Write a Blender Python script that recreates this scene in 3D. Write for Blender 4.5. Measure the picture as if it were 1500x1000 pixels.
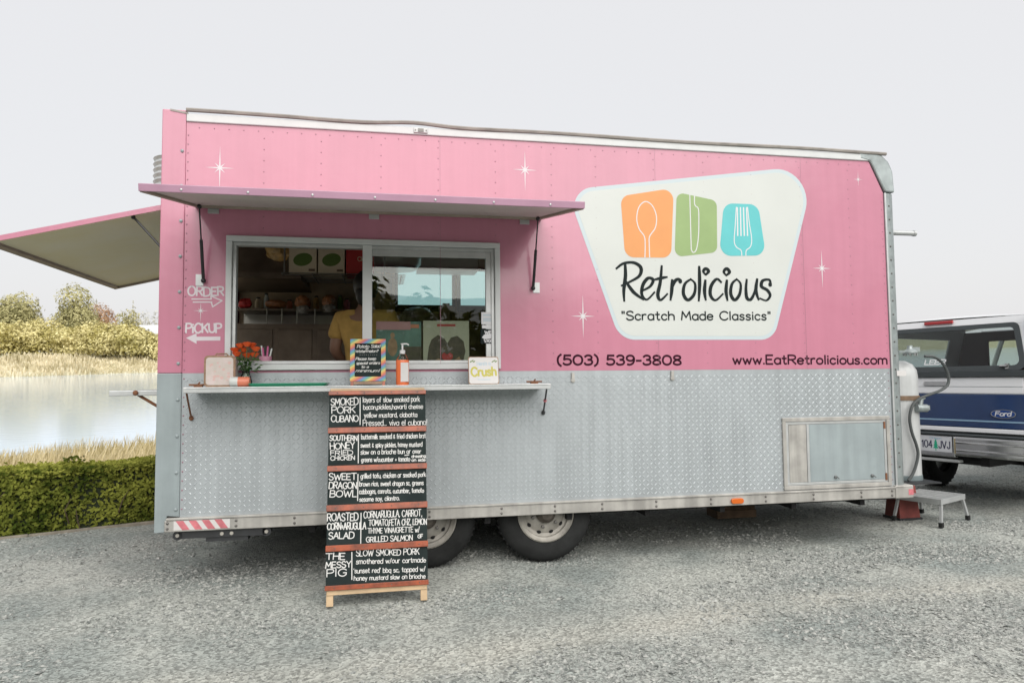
import bpy, math, random
import numpy as np
from mathutils import Vector, Matrix, noise as mnoise

for o in list(bpy.data.objects):
    bpy.data.objects.remove(o)
scene = bpy.context.scene
COL = scene.collection
rng = np.random.default_rng(7)
random.seed(7)
R = math.radians

# ------------------------------------------------------------------ camera
# Everything on the gravel lot is laid out in a "lot frame": x along the trailer
# side, y away from the viewer, z square to the gravel.  The lot slopes down
# towards the pond by the angle PITCH, so LOT turns that frame into the world.
CAM = np.array([1.2781, -4.7905, 1.3085])
YAW, PITCH, ROLL = 0.1894, 0.0572, -0.0094
fw = np.array([math.sin(YAW) * math.cos(PITCH), math.cos(YAW) * math.cos(PITCH), math.sin(PITCH)])
rt = np.array([math.cos(YAW), -math.sin(YAW), 0.0])
up = np.cross(rt, fw)
rt2 = rt * math.cos(ROLL) + up * math.sin(ROLL)
up2 = up * math.cos(ROLL) - rt * math.sin(ROLL)
FH = np.array([math.sin(YAW), math.cos(YAW), 0.0])
C0 = Vector((CAM[0], CAM[1], 0.0))
LOT = Matrix.Translation(C0) @ Matrix.Rotation(-PITCH, 4, Vector(rt)) @ Matrix.Translation(-C0)

camd = bpy.data.cameras.new('camera')
camd.lens = 24.0
camd.sensor_width = 36.0
camd.clip_end = 3000
cam = bpy.data.objects.new('camera', camd)
COL.objects.link(cam)
m = Matrix.Identity(4)
for i in range(3):
    m[i][0] = rt2[i]; m[i][1] = up2[i]; m[i][2] = -fw[i]; m[i][3] = CAM[i]
cam.matrix_world = LOT @ m
scene.camera = cam

# ------------------------------------------------------------------ light
SUN_EL = R(45)
saz = math.atan2(-FH[0], -FH[1]) - R(18)          # from behind the viewer
sun_dir = Vector((math.sin(saz) * math.cos(SUN_EL), math.cos(saz) * math.cos(SUN_EL), math.sin(SUN_EL)))
world = bpy.data.worlds.new('World')
scene.world = world
world.use_nodes = True
wn = world.node_tree
wn.nodes.clear()
wo = wn.nodes.new('ShaderNodeOutputWorld')
bg = wn.nodes.new('ShaderNodeBackground')
bg2 = wn.nodes.new('ShaderNodeBackground')
add = wn.nodes.new('ShaderNodeAddShader')
sky = wn.nodes.new('ShaderNodeTexSky')
sky.sky_type = 'NISHITA'
sky.sun_disc = False
sky.sun_elevation = SUN_EL
sky.sun_rotation = saz
sky.dust_density = 4.0
bg.inputs['Strength'].default_value = 0.006
wn.links.new(sky.outputs[0], bg.inputs['Color'])
bg2.inputs['Color'].default_value = (0.995, 0.99, 1.0, 1)   # thin bright cloud veil
bg2.inputs['Strength'].default_value = 0.302
wn.links.new(bg.outputs[0], add.inputs[0])
wn.links.new(bg2.outputs[0], add.inputs[1])
wn.links.new(add.outputs[0], wo.inputs['Surface'])

sl = bpy.data.lights.new('sun', 'SUN')
sl.energy = 1.5
sl.angle = R(70)
sl.color = (1.0, 0.97, 0.92)
so = bpy.data.objects.new('sun', sl)
so.rotation_euler = (-sun_dir).to_track_quat('-Z', 'Y').to_euler()
so.location = (0, 0, 30)
COL.objects.link(so)

scene.view_settings.view_transform = 'Standard'
scene.view_settings.look = 'None'
scene.view_settings.exposure = 1.4
scene.view_settings.gamma = 1.0
scene.view_settings.use_curve_mapping = False
scene.render.engine = 'CYCLES'

# ------------------------------------------------------------------ pixel -> place
def ray(x, y):
    return fw + rt2 * (x - 750) / 1000.0 - up2 * (y - 500) / 1000.0

def onY(x, y, Y=0.0):
    d = ray(x, y)
    return CAM + d * (Y - CAM[1]) / d[1]

def onZ(x, y, Z=0.0):
    d = ray(x, y)
    return CAM + d * (Z - CAM[2]) / d[2]

def onPlane(x, y, o, n):
    d = ray(x, y)
    return CAM + d * (np.dot(np.array(o) - CAM, n) / np.dot(d, n))

def uz(x, y, Y=0.0):
    p = onY(x, y, Y)
    return (p[0], p[2])

# ------------------------------------------------------------------ materials
MATS = {}

def mat(name, col, rough=0.6, metal=0.0, var=0.0, vscale=5.0, bump=0.0, bscale=40.0, bdist=0.01,
        col2=None, emit=None, estr=0.0, trans=0.0, spec=0.5, sub=None, coat=0.0, vdetail=4.0, contrast=None, streak=0.0):
    m = bpy.data.materials.new(name)
    m.use_nodes = True
    nt = m.node_tree
    b = nt.nodes['Principled BSDF']
    b.inputs['Roughness'].default_value = rough
    b.inputs['Metallic'].default_value = metal
    b.inputs['Specular IOR Level'].default_value = spec
    b.inputs['Coat Weight'].default_value = coat
    b.inputs['Coat Roughness'].default_value = 0.08
    col = tuple(v * 0.71 for v in col)
    col2 = tuple(v * 0.71 for v in col2) if col2 else None
    c = (*col, 1)
    b.inputs['Base Color'].default_value = c
    tc = None
    if var > 0 or bump > 0:
        tc = nt.nodes.new('ShaderNodeTexCoord')
    if var > 0:
        n = nt.nodes.new('ShaderNodeTexNoise')
        n.inputs['Scale'].default_value = vscale
        n.inputs['Detail'].default_value = vdetail
        n.inputs['Roughness'].default_value = 0.6
        nt.links.new(tc.outputs['Object'], n.inputs['Vector'])
        r = nt.nodes.new('ShaderNodeValToRGB')
        a, z = contrast or (0.3, 0.7)
        r.color_ramp.elements[0].position = a
        r.color_ramp.elements[1].position = z
        r.color_ramp.elements[0].color = (*[v * (1 - var) for v in col], 1)
        r.color_ramp.elements[1].color = (*(col2 if col2 else [min(1, v * (1 + var)) for v in col]), 1)
        nt.links.new(n.outputs['Fac'], r.inputs['Fac'])
        nt.links.new(r.outputs['Color'], b.inputs['Base Color'])
        if streak > 0:      # rain streaks and grime running down the panel
            mp = nt.nodes.new('ShaderNodeMapping'); mp.inputs['Scale'].default_value = (16, 16, 0.9)
            n3 = nt.nodes.new('ShaderNodeTexNoise'); n3.inputs['Scale'].default_value = 1.0; n3.inputs['Detail'].default_value = 7
            nt.links.new(tc.outputs['Object'], mp.inputs[0]); nt.links.new(mp.outputs[0], n3.inputs['Vector'])
            mr = nt.nodes.new('ShaderNodeMapRange'); mr.inputs['From Min'].default_value = 0.38; mr.inputs['From Max'].default_value = 0.62
            mr.inputs['To Min'].default_value = 1 - streak; mr.inputs['To Max'].default_value = 1.0
            nt.links.new(n3.outputs['Fac'], mr.inputs['Value'])
            mu = nt.nodes.new('ShaderNodeVectorMath'); mu.operation = 'SCALE'
            nt.links.new(r.outputs['Color'], mu.inputs[0]); nt.links.new(mr.outputs[0], mu.inputs['Scale'])
            nt.links.new(mu.outputs[0], b.inputs['Base Color'])
    if bump > 0:
        n2 = nt.nodes.new('ShaderNodeTexNoise')
        n2.inputs['Scale'].default_value = bscale
        n2.inputs['Detail'].default_value = 5.0
        nt.links.new(tc.outputs['Object'], n2.inputs['Vector'])
        bp = nt.nodes.new('ShaderNodeBump')
        bp.inputs['Strength'].default_value = bump
        bp.inputs['Distance'].default_value = bdist
        nt.links.new(n2.outputs['Fac'], bp.inputs['Height'])
        nt.links.new(bp.outputs['Normal'], b.inputs['Normal'])
    if emit:
        b.inputs['Emission Color'].default_value = (*emit, 1)
        b.inputs['Emission Strength'].default_value = estr
    if trans > 0:
        b.inputs['Transmission Weight'].default_value = trans
    MATS[name] = m
    return m

def leafmat(name, dark, light, scale=3.0, fine=25.0, trans=0.25):
    """Foliage: two noises mix dark, light; a little light passes through."""
    m = bpy.data.materials.new(name)
    m.use_nodes = True
    nt = m.node_tree
    nt.nodes.clear()
    out = nt.nodes.new('ShaderNodeOutputMaterial')
    tc = nt.nodes.new('ShaderNodeTexCoord')
    n1 = nt.nodes.new('ShaderNodeTexNoise'); n1.inputs['Scale'].default_value = scale
    n2 = nt.nodes.new('ShaderNodeTexNoise'); n2.inputs['Scale'].default_value = fine
    mx = nt.nodes.new('ShaderNodeMath'); mx.operation = 'ADD'
    nt.links.new(tc.outputs['Object'], n1.inputs['Vector'])
    nt.links.new(tc.outputs['Object'], n2.inputs['Vector'])
    nt.links.new(n1.outputs['Fac'], mx.inputs[0])
    nt.links.new(n2.outputs['Fac'], mx.inputs[1])
    r = nt.nodes.new('ShaderNodeValToRGB')
    r.color_ramp.elements[0].position = 0.75 / 2 + 0.2
    r.color_ramp.elements[1].position = 1.3
    md = nt.nodes.new('ShaderNodeMath'); md.operation = 'MULTIPLY_ADD'
    md.inputs[1].default_value = 1.6; md.inputs[2].default_value = -1.1
    nt.links.new(mx.outputs[0], md.inputs[0])
    r.color_ramp.elements[0].position = 0.15
    r.color_ramp.elements[1].position = 0.85
    r.color_ramp.elements[0].color = (*dark, 1)
    r.color_ramp.elements[1].color = (*light, 1)
    nt.links.new(md.outputs[0], r.inputs['Fac'])
    d = nt.nodes.new('ShaderNodeBsdfDiffuse')
    t = nt.nodes.new('ShaderNodeBsdfTranslucent')
    ms = nt.nodes.new('ShaderNodeMixShader'); ms.inputs[0].default_value = trans
    nt.links.new(r.outputs[0], d.inputs['Color'])
    nt.links.new(r.outputs[0], t.inputs['Color'])
    nt.links.new(d.outputs[0], ms.inputs[1]); nt.links.new(t.outputs[0], ms.inputs[2])
    nt.links.new(ms.outputs[0], out.inputs['Surface'])
    MATS[name] = m
    return m

def glassmat(name, tint=(0.9, 0.95, 0.93), ior=1.5):
    m = bpy.data.materials.new(name)
    m.use_nodes = True
    nt = m.node_tree
    nt.nodes.clear()
    out = nt.nodes.new('ShaderNodeOutputMaterial')
    tr = nt.nodes.new('ShaderNodeBsdfTransparent'); tr.inputs[0].default_value = (*tint, 1)
    gl = nt.nodes.new('ShaderNodeBsdfGlossy'); gl.inputs['Roughness'].default_value = 0.01
    fr = nt.nodes.new('ShaderNodeFresnel'); fr.inputs[0].default_value = ior
    ms = nt.nodes.new('ShaderNodeMixShader')
    nt.links.new(fr.outputs[0], ms.inputs[0])
    nt.links.new(tr.outputs[0], ms.inputs[1]); nt.links.new(gl.outputs[0], ms.inputs[2])
    nt.links.new(ms.outputs[0], out.inputs['Surface'])
    MATS[name] = m

mat('pink', (0.66, 0.265, 0.365), 0.24, var=0.03, vscale=1.7, bump=0.16, bscale=2.0, bdist=0.05, coat=0.35, spec=0.4, vdetail=8, streak=0.04)
mat('pinktrim', (0.55, 0.32, 0.44), 0.35, var=0.08, vscale=4)
mat('cornergrey', (0.37, 0.43, 0.445), 0.35, streak=0.12, var=0.10, vscale=3, bump=0.15, bscale=6, bdist=0.02)
mat('plate', (0.53, 0.575, 0.60), 0.40, metal=0.35, streak=0.12, var=0.10, vscale=1.5, bump=0.08, bscale=3, bdist=0.02)
mat('tread', (0.66, 0.71, 0.735), 0.32, metal=0.35)
mat('alu', (0.66, 0.68, 0.68), 0.4, metal=0.5, var=0.12, vscale=6)
mat('dirtyalu', (0.56, 0.545, 0.51), 0.5, metal=0.3, streak=0.2, var=0.25, vscale=5)
mat('galv', (0.42, 0.47, 0.47), 0.42, metal=0.6, var=0.25, vscale=9)
mat('whiteframe', (0.74, 0.76, 0.76), 0.35, var=0.05, vscale=8)
mat('lip', (0.36, 0.33, 0.30), 0.6, var=0.25, vscale=7)
mat('darkmetal', (0.025, 0.027, 0.03), 0.55, var=0.3, vscale=9)
mat('steel', (0.35, 0.36, 0.36), 0.4, metal=0.8, var=0.2, vscale=12)
mat('bolt', (0.22, 0.21, 0.2), 0.45, metal=0.6)
mat('awnunder', (0.66, 0.61, 0.58), 0.6, var=0.12, vscale=2)
mat('hatchunder', (1.10, 1.04, 0.68), 0.5, var=0.15, vscale=1.2, col2=(1.0, 1.0, 0.88))  # yellowish light bounced off sunny ground and water is put into this colour
mat('hatchframe', (0.40, 0.33, 0.27), 0.6, var=0.2, vscale=6)
mat('strut', (0.015, 0.015, 0.018), 0.35)
mat('cream', (0.70, 0.73, 0.70), 0.4, var=0.03, vscale=2)
mat('paleblue', (0.62, 0.72, 0.76), 0.4)
mat('orange', (0.86, 0.36, 0.11), 0.4, var=0.05)
mat('green', (0.32, 0.46, 0.18), 0.4, var=0.05)
mat('teal', (0.12, 0.60, 0.62), 0.4, var=0.05)
mat('ink', (0.022, 0.030, 0.030), 0.85, spec=0.12)
mat('inkred', (0.045, 0.010, 0.022), 0.85, spec=0.12)
mat('printwhite', (0.80, 0.80, 0.82), 0.5)
mat('rivet', (0.40, 0.20, 0.26), 0.4, metal=0.2)
mat('paintmark', (0.80, 0.74, 0.78), 0.6)
mat('refwhite', (0.75, 0.73, 0.72), 0.4)
mat('refred', (0.66, 0.20, 0.23), 0.4, var=0.3, vscale=14)
mat('amber', (0.75, 0.16, 0.02), 0.25)
mat('rubber', (0.026, 0.027, 0.027), 0.85, spec=0.2, var=0.35, vscale=7, bump=0.1, bscale=60, bdist=0.003)
mat('rim', (0.40, 0.38, 0.34), 0.5, metal=0.1, var=0.35, vscale=8)
mat('hub', (0.16, 0.14, 0.12), 0.5, metal=0.5, var=0.4, vscale=14)
mat('black', (0.008, 0.008, 0.009), 0.8)
mat('pine', (0.62, 0.45, 0.27), 0.6, var=0.15, vscale=10)
mat('stain', (0.33, 0.062, 0.015), 0.4, var=0.45, vscale=14, coat=0.2)
mat('chalkboard', (0.024, 0.036, 0.036), 0.8, spec=0.15, var=0.3, vscale=6, col2=(0.032, 0.045, 0.044))
mat('chalk', (0.80, 0.80, 0.78), 0.9)
mat('rust', (0.22, 0.09, 0.04), 0.8, var=0.4, vscale=18)
mat('redpaint', (0.24, 0.045, 0.035), 0.6, var=0.3, vscale=10)
mat('brownwood', (0.20, 0.13, 0.08), 0.75, var=0.35, vscale=9)
# kitchen
mat('wallin', (0.46, 0.33, 0.20), 0.5, var=0.35, vscale=3)
mat('panelwood', (0.62, 0.42, 0.22), 0.5, var=0.4, vscale=6)
mat('ceilin', (0.72, 0.68, 0.58), 0.5)
mat('stainless', (0.5, 0.48, 0.44), 0.3, metal=0.9, var=0.1)
mat('hood', (0.19, 0.145, 0.105), 0.45, metal=0.5, var=0.3)
mat('carton', (0.85, 0.72, 0.52), 0.7, var=0.06)
mat('cartongreen', (0.13, 0.22, 0.03), 0.6)
mat('cartonred', (0.62, 0.03, 0.03), 0.5, var=0.1)
mat('gold', (0.55, 0.34, 0.12), 0.35, var=0.4, vscale=20, bump=0.5, bscale=30)
mat('bread', (0.50, 0.20, 0.08), 0.4, var=0.4, vscale=22, bump=0.4, bscale=25)
mat('wrap', (0.45, 0.42, 0.38), 0.25, var=0.4, vscale=30, bump=0.5, bscale=40)
mat('screen', (0.05, 0.07, 0.08), 0.2, emit=(0.42, 0.66, 0.72), estr=0.30)
mat('shirt', (0.60, 0.37, 0.10), 0.85, var=0.15, vscale=14)
mat('skin', (0.33, 0.18, 0.12), 0.55)
mat('hair', (0.012, 0.009, 0.008), 0.5, var=0.3, vscale=30)
mat('trousers', (0.03, 0.035, 0.05), 0.8)
glassmat('glass', (0.86, 0.90, 0.86))
glassmat('tint', (0.50, 0.56, 0.55))
glassmat('clearglass', (0.93, 0.96, 0.95), 1.35)
# counter things
mat('tin', (0.72, 0.66, 0.58), 0.4, var=0.15, vscale=30, col2=(0.74, 0.62, 0.60))
mat('tinpink', (0.74, 0.50, 0.46), 0.4)
mat('tinrim', (0.33, 0.20, 0.12), 0.5, var=0.3, vscale=30)
mat('rose', (0.85, 0.12, 0.025), 0.5, var=0.2, vscale=30)
mat('stem', (0.07, 0.13, 0.04), 0.6)
leafmat('roseleaf', (0.03, 0.07, 0.02), (0.10, 0.18, 0.06), 8, 40, 0.15)
mat('coral', (0.78, 0.24, 0.14), 0.4, var=0.1)
mat('tray', (0.02, 0.32, 0.17), 0.3)
mat('sanitizer', (0.92, 0.20, 0.06), 0.3)
mat('pump', (0.82, 0.82, 0.82), 0.35)
mat('crushyellow', (0.62, 0.56, 0.08), 0.5)
mat('crushblue', (0.55, 0.68, 0.76), 0.5)
mat('leafprint', (0.15, 0.25, 0.05), 0.5)
mat('cuppink', (0.70, 0.33, 0.45), 0.5)
mat('penblack', (0.02, 0.02, 0.025), 0.4)
mat('penpink', (0.70, 0.15, 0.35), 0.4)
mat('penwhite', (0.75, 0.78, 0.75), 0.4)
mat('sleevecream', (0.62, 0.58, 0.49), 0.6, var=0.05)
mat('sleevedark', (0.09, 0.06, 0.045), 0.5, var=0.5, vscale=16)
mat('sleevered', (0.55, 0.03, 0.04), 0.5)
mat('sleevepink', (0.66, 0.30, 0.36), 0.5)
mat('sleeveteal', (0.14, 0.26, 0.25), 0.5, var=0.3, vscale=10)
mat('sleevetan', (0.48, 0.27, 0.17), 0.5, var=0.3, vscale=20)
# truck
mat('truckwhite', (0.96, 0.97, 1.0), 0.3, coat=0.6)
mat('truckblue', (0.006, 0.035, 0.13), 0.25, coat=0.8, var=0.2, vscale=2)
mat('bluestripe', (0.30, 0.48, 0.66), 0.4)
mat('chrome', (0.72, 0.72, 0.72), 0.12, metal=1.0)
mat('lensred', (0.45, 0.015, 0.02), 0.2, coat=0.5)
mat('gasket', (0.05, 0.06, 0.065), 0.5)
mat('maroon', (0.09, 0.03, 0.035), 0.8, var=0.2)
mat('badgeblue', (0.015, 0.06, 0.25), 0.25)
mat('platewhite', (0.70, 0.72, 0.76), 0.4)
mat('plateink', (0.03, 0.03, 0.08), 0.5)
mat('plategreen', (0.02, 0.42, 0.25), 0.5)
mat('tankwhite', (0.60, 0.62, 0.62), 0.35, var=0.10, streak=0.15)
mat('tankgrey', (0.20, 0.25, 0.26), 0.5)
mat('hose', (0.07, 0.08, 0.08), 0.55)
# setting
mat('edging', (0.30, 0.27, 0.22), 0.9, var=0.3, vscale=12)
leafmat('hedgetop', (0.13, 0.145, 0.024), (0.38, 0.39, 0.085), 2.2, 16, 0.25)  # top leaves coloured lighter to stand in for sky light falling on them
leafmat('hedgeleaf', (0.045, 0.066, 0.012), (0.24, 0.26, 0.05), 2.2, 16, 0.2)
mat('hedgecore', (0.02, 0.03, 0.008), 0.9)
mat('twig', (0.10, 0.07, 0.045), 0.9)
leafmat('bushleaf', (0.40, 0.35, 0.12), (0.82, 0.75, 0.42), 0.5, 3, 0.3)  # far bush and tree colours raised: sunlit overexposure put into the leaves
leafmat('treeleaf', (0.25, 0.24, 0.11), (0.60, 0.56, 0.31), 0.5, 3, 0.3)
leafmat('redleaf', (0.34, 0.20, 0.12), (0.55, 0.38, 0.25), 0.5, 3, 0.3)
leafmat('farleaf', (0.42, 0.42, 0.37), (0.60, 0.59, 0.54), 0.3, 2, 0.3)  # distance haze is put into this pale leaf colour
leafmat('sunlitstraw', (0.55, 0.49, 0.31), (0.88, 0.81, 0.62), 0.6, 5, 0.35)  # lighter copy of the straw, with far-shore sunlight in its colour
leafmat('straw', (0.40, 0.33, 0.15), (0.74, 0.65, 0.43), 0.6, 5, 0.35)
mat('bark', (0.13, 0.10, 0.075), 0.9, var=0.3)
mat('stone', (0.32, 0.35, 0.335), 0.85, var=0.5, vscale=34, col2=(0.56, 0.57, 0.535), vdetail=1)

def groundmat():
    m = bpy.data.materials.new('gravel')
    m.use_nodes = True
    nt = m.node_tree
    b = nt.nodes['Principled BSDF']
    b.inputs['Roughness'].default_value = 0.95
    b.inputs['Specular IOR Level'].default_value = 0.15
    tc = nt.nodes.new('ShaderNodeTexCoord')
    def nz(s, det=5, rough=0.6):
        n = nt.nodes.new('ShaderNodeTexNoise')
        n.inputs['Scale'].default_value = s; n.inputs['Detail'].default_value = det
        n.inputs['Roughness'].default_value = rough
        nt.links.new(tc.outputs['Object'], n.inputs['Vector'])
        return n
    big = nz(0.9)
    rb = nt.nodes.new('ShaderNodeValToRGB')
    rb.color_ramp.elements[0].position = 0.40; rb.color_ramp.elements[1].position = 0.62
    rb.color_ramp.elements[0].color = (0.232, 0.256, 0.243, 1)
    rb.color_ramp.elements[1].color = (0.358, 0.37, 0.342, 1)
    nt.links.new(big.outputs['Fac'], rb.inputs['Fac'])
    # worn tracks: dustier, paler ground along two soft bands
    sp = nt.nodes.new('ShaderNodeSeparateXYZ'); nt.links.new(tc.outputs['Object'], sp.inputs[0])
    def mth(op, a, b_=None):
        n = nt.nodes.new('ShaderNodeMath'); n.operation = op
        for i, v in enumerate((a, b_)):
            if v is None: continue
            if isinstance(v, (int, float)): n.inputs[i].default_value = v
            else: nt.links.new(v, n.inputs[i])
        return n.outputs[0]
    q = mth('ADD', mth('SUBTRACT', sp.outputs['Y'], mth('MULTIPLY', sp.outputs['X'], 0.10)), mth('MULTIPLY', mth('SINE', mth('MULTIPLY', sp.outputs['X'], 1.3)), 0.12))
    def band(o_, w_):
        d = mth('DIVIDE', mth('ADD', q, o_), w_)
        return mth('POWER', 2.718, mth('MULTIPLY', mth('MULTIPLY', d, d), -1.0))
    bands = mth('MULTIPLY', mth('ADD', band(1.55, 0.20), band(2.95, 0.24)), mth('MULTIPLY', nz(3.0).outputs['Fac'], 1.3))
    trk = nt.nodes.new('ShaderNodeMix'); trk.data_type = 'RGBA'; trk.clamp_factor = True
    nt.links.new(bands, trk.inputs[0]); nt.links.new(rb.outputs[0], trk.inputs[6]); trk.inputs[7].default_value = (0.395, 0.392, 0.35, 1)
    vo = nt.nodes.new('ShaderNodeTexVoronoi'); vo.inputs['Scale'].default_value = 75
    nt.links.new(tc.outputs['Object'], vo.inputs['Vector'])
    rv = nt.nodes.new('ShaderNodeSeparateColor')
    nt.links.new(vo.outputs['Color'], rv.inputs[0])
    mr = nt.nodes.new('ShaderNodeMapRange')
    mr.inputs['To Min'].default_value = 0.55; mr.inputs['To Max'].default_value = 1.35
    nt.links.new(rv.outputs[0], mr.inputs['Value'])
    mul = nt.nodes.new('ShaderNodeMix'); mul.data_type = 'RGBA'; mul.blend_type = 'MULTIPLY'
    mul.inputs[0].default_value = 1.0
    cc = nt.nodes.new('ShaderNodeCombineColor')
    for i in range(3):
        nt.links.new(mr.outputs[0], cc.inputs[i])
    nt.links.new(trk.outputs[2], mul.inputs[6]); nt.links.new(cc.outputs[0], mul.inputs[7])
    nt.links.new(mul.outputs[2], b.inputs['Base Color'])
    fine = nz(140, 3)
    ad = nt.nodes.new('ShaderNodeMath'); ad.operation = 'ADD'
    nt.links.new(vo.outputs['Distance'], ad.inputs[0]); nt.links.new(fine.outputs['Fac'], ad.inputs[1])
    bp = nt.nodes.new('ShaderNodeBump'); bp.inputs['Strength'].default_value = 0.6
    bp.inputs['Distance'].default_value = 0.008
    nt.links.new(ad.outputs[0], bp.inputs['Height'])
    nt.links.new(bp.outputs[0], b.inputs['Normal'])
    MATS['gravel'] = m
groundmat()

def terrainmat():
    m = bpy.data.materials.new('bankgrass'); m.use_nodes = True
    nt = m.node_tree; b = nt.nodes['Principled BSDF']
    b.inputs['Roughness'].default_value = 0.95; b.inputs['Specular IOR Level'].default_value = 0.1
    tc = nt.nodes.new('ShaderNodeTexCoord')
    n = nt.nodes.new('ShaderNodeTexNoise'); n.inputs['Scale'].default_value = 0.5; n.inputs['Detail'].default_value = 12; n.inputs['Roughness'].default_value = 0.7
    nt.links.new(tc.outputs['Object'], n.inputs['Vector'])
    r = nt.nodes.new('ShaderNodeValToRGB')
    r.color_ramp.elements[0].position = 0.35; r.color_ramp.elements[1].position = 0.65
    r.color_ramp.elements[0].color = (0.33, 0.30, 0.17, 1); r.color_ramp.elements[1].color = (0.52, 0.47, 0.35, 1)
    nt.links.new(n.outputs[0], r.inputs[0]); nt.links.new(r.outputs[0], b.inputs['Base Color'])
    MATS['bankgrass'] = m
terrainmat()

def watermat():
    m = bpy.data.materials.new('pondwater'); m.use_nodes = True
    nt = m.node_tree; b = nt.nodes['Principled BSDF']
    b.inputs['Base Color'].default_value = (0.52, 0.62, 0.72, 1)
    b.inputs['Roughness'].default_value = 0.06
    b.inputs['IOR'].default_value = 1.33
    tc = nt.nodes.new('ShaderNodeTexCoord')
    mp = nt.nodes.new('ShaderNodeMapping'); mp.inputs['Scale'].default_value = (1, 3, 1)
    n = nt.nodes.new('ShaderNodeTexNoise'); n.inputs['Scale'].default_value = 1.6; n.inputs['Detail'].default_value = 6
    nt.links.new(tc.outputs['Object'], mp.inputs[0]); nt.links.new(mp.outputs[0], n.inputs['Vector'])
    bp = nt.nodes.new('ShaderNodeBump'); bp.inputs['Strength'].default_value = 0.12; bp.inputs['Distance'].default_value = 0.05
    nt.links.new(n.outputs[0], bp.inputs['Height']); nt.links.new(bp.outputs[0], b.inputs['Normal'])
    MATS['pondwater'] = m
watermat()

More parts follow.
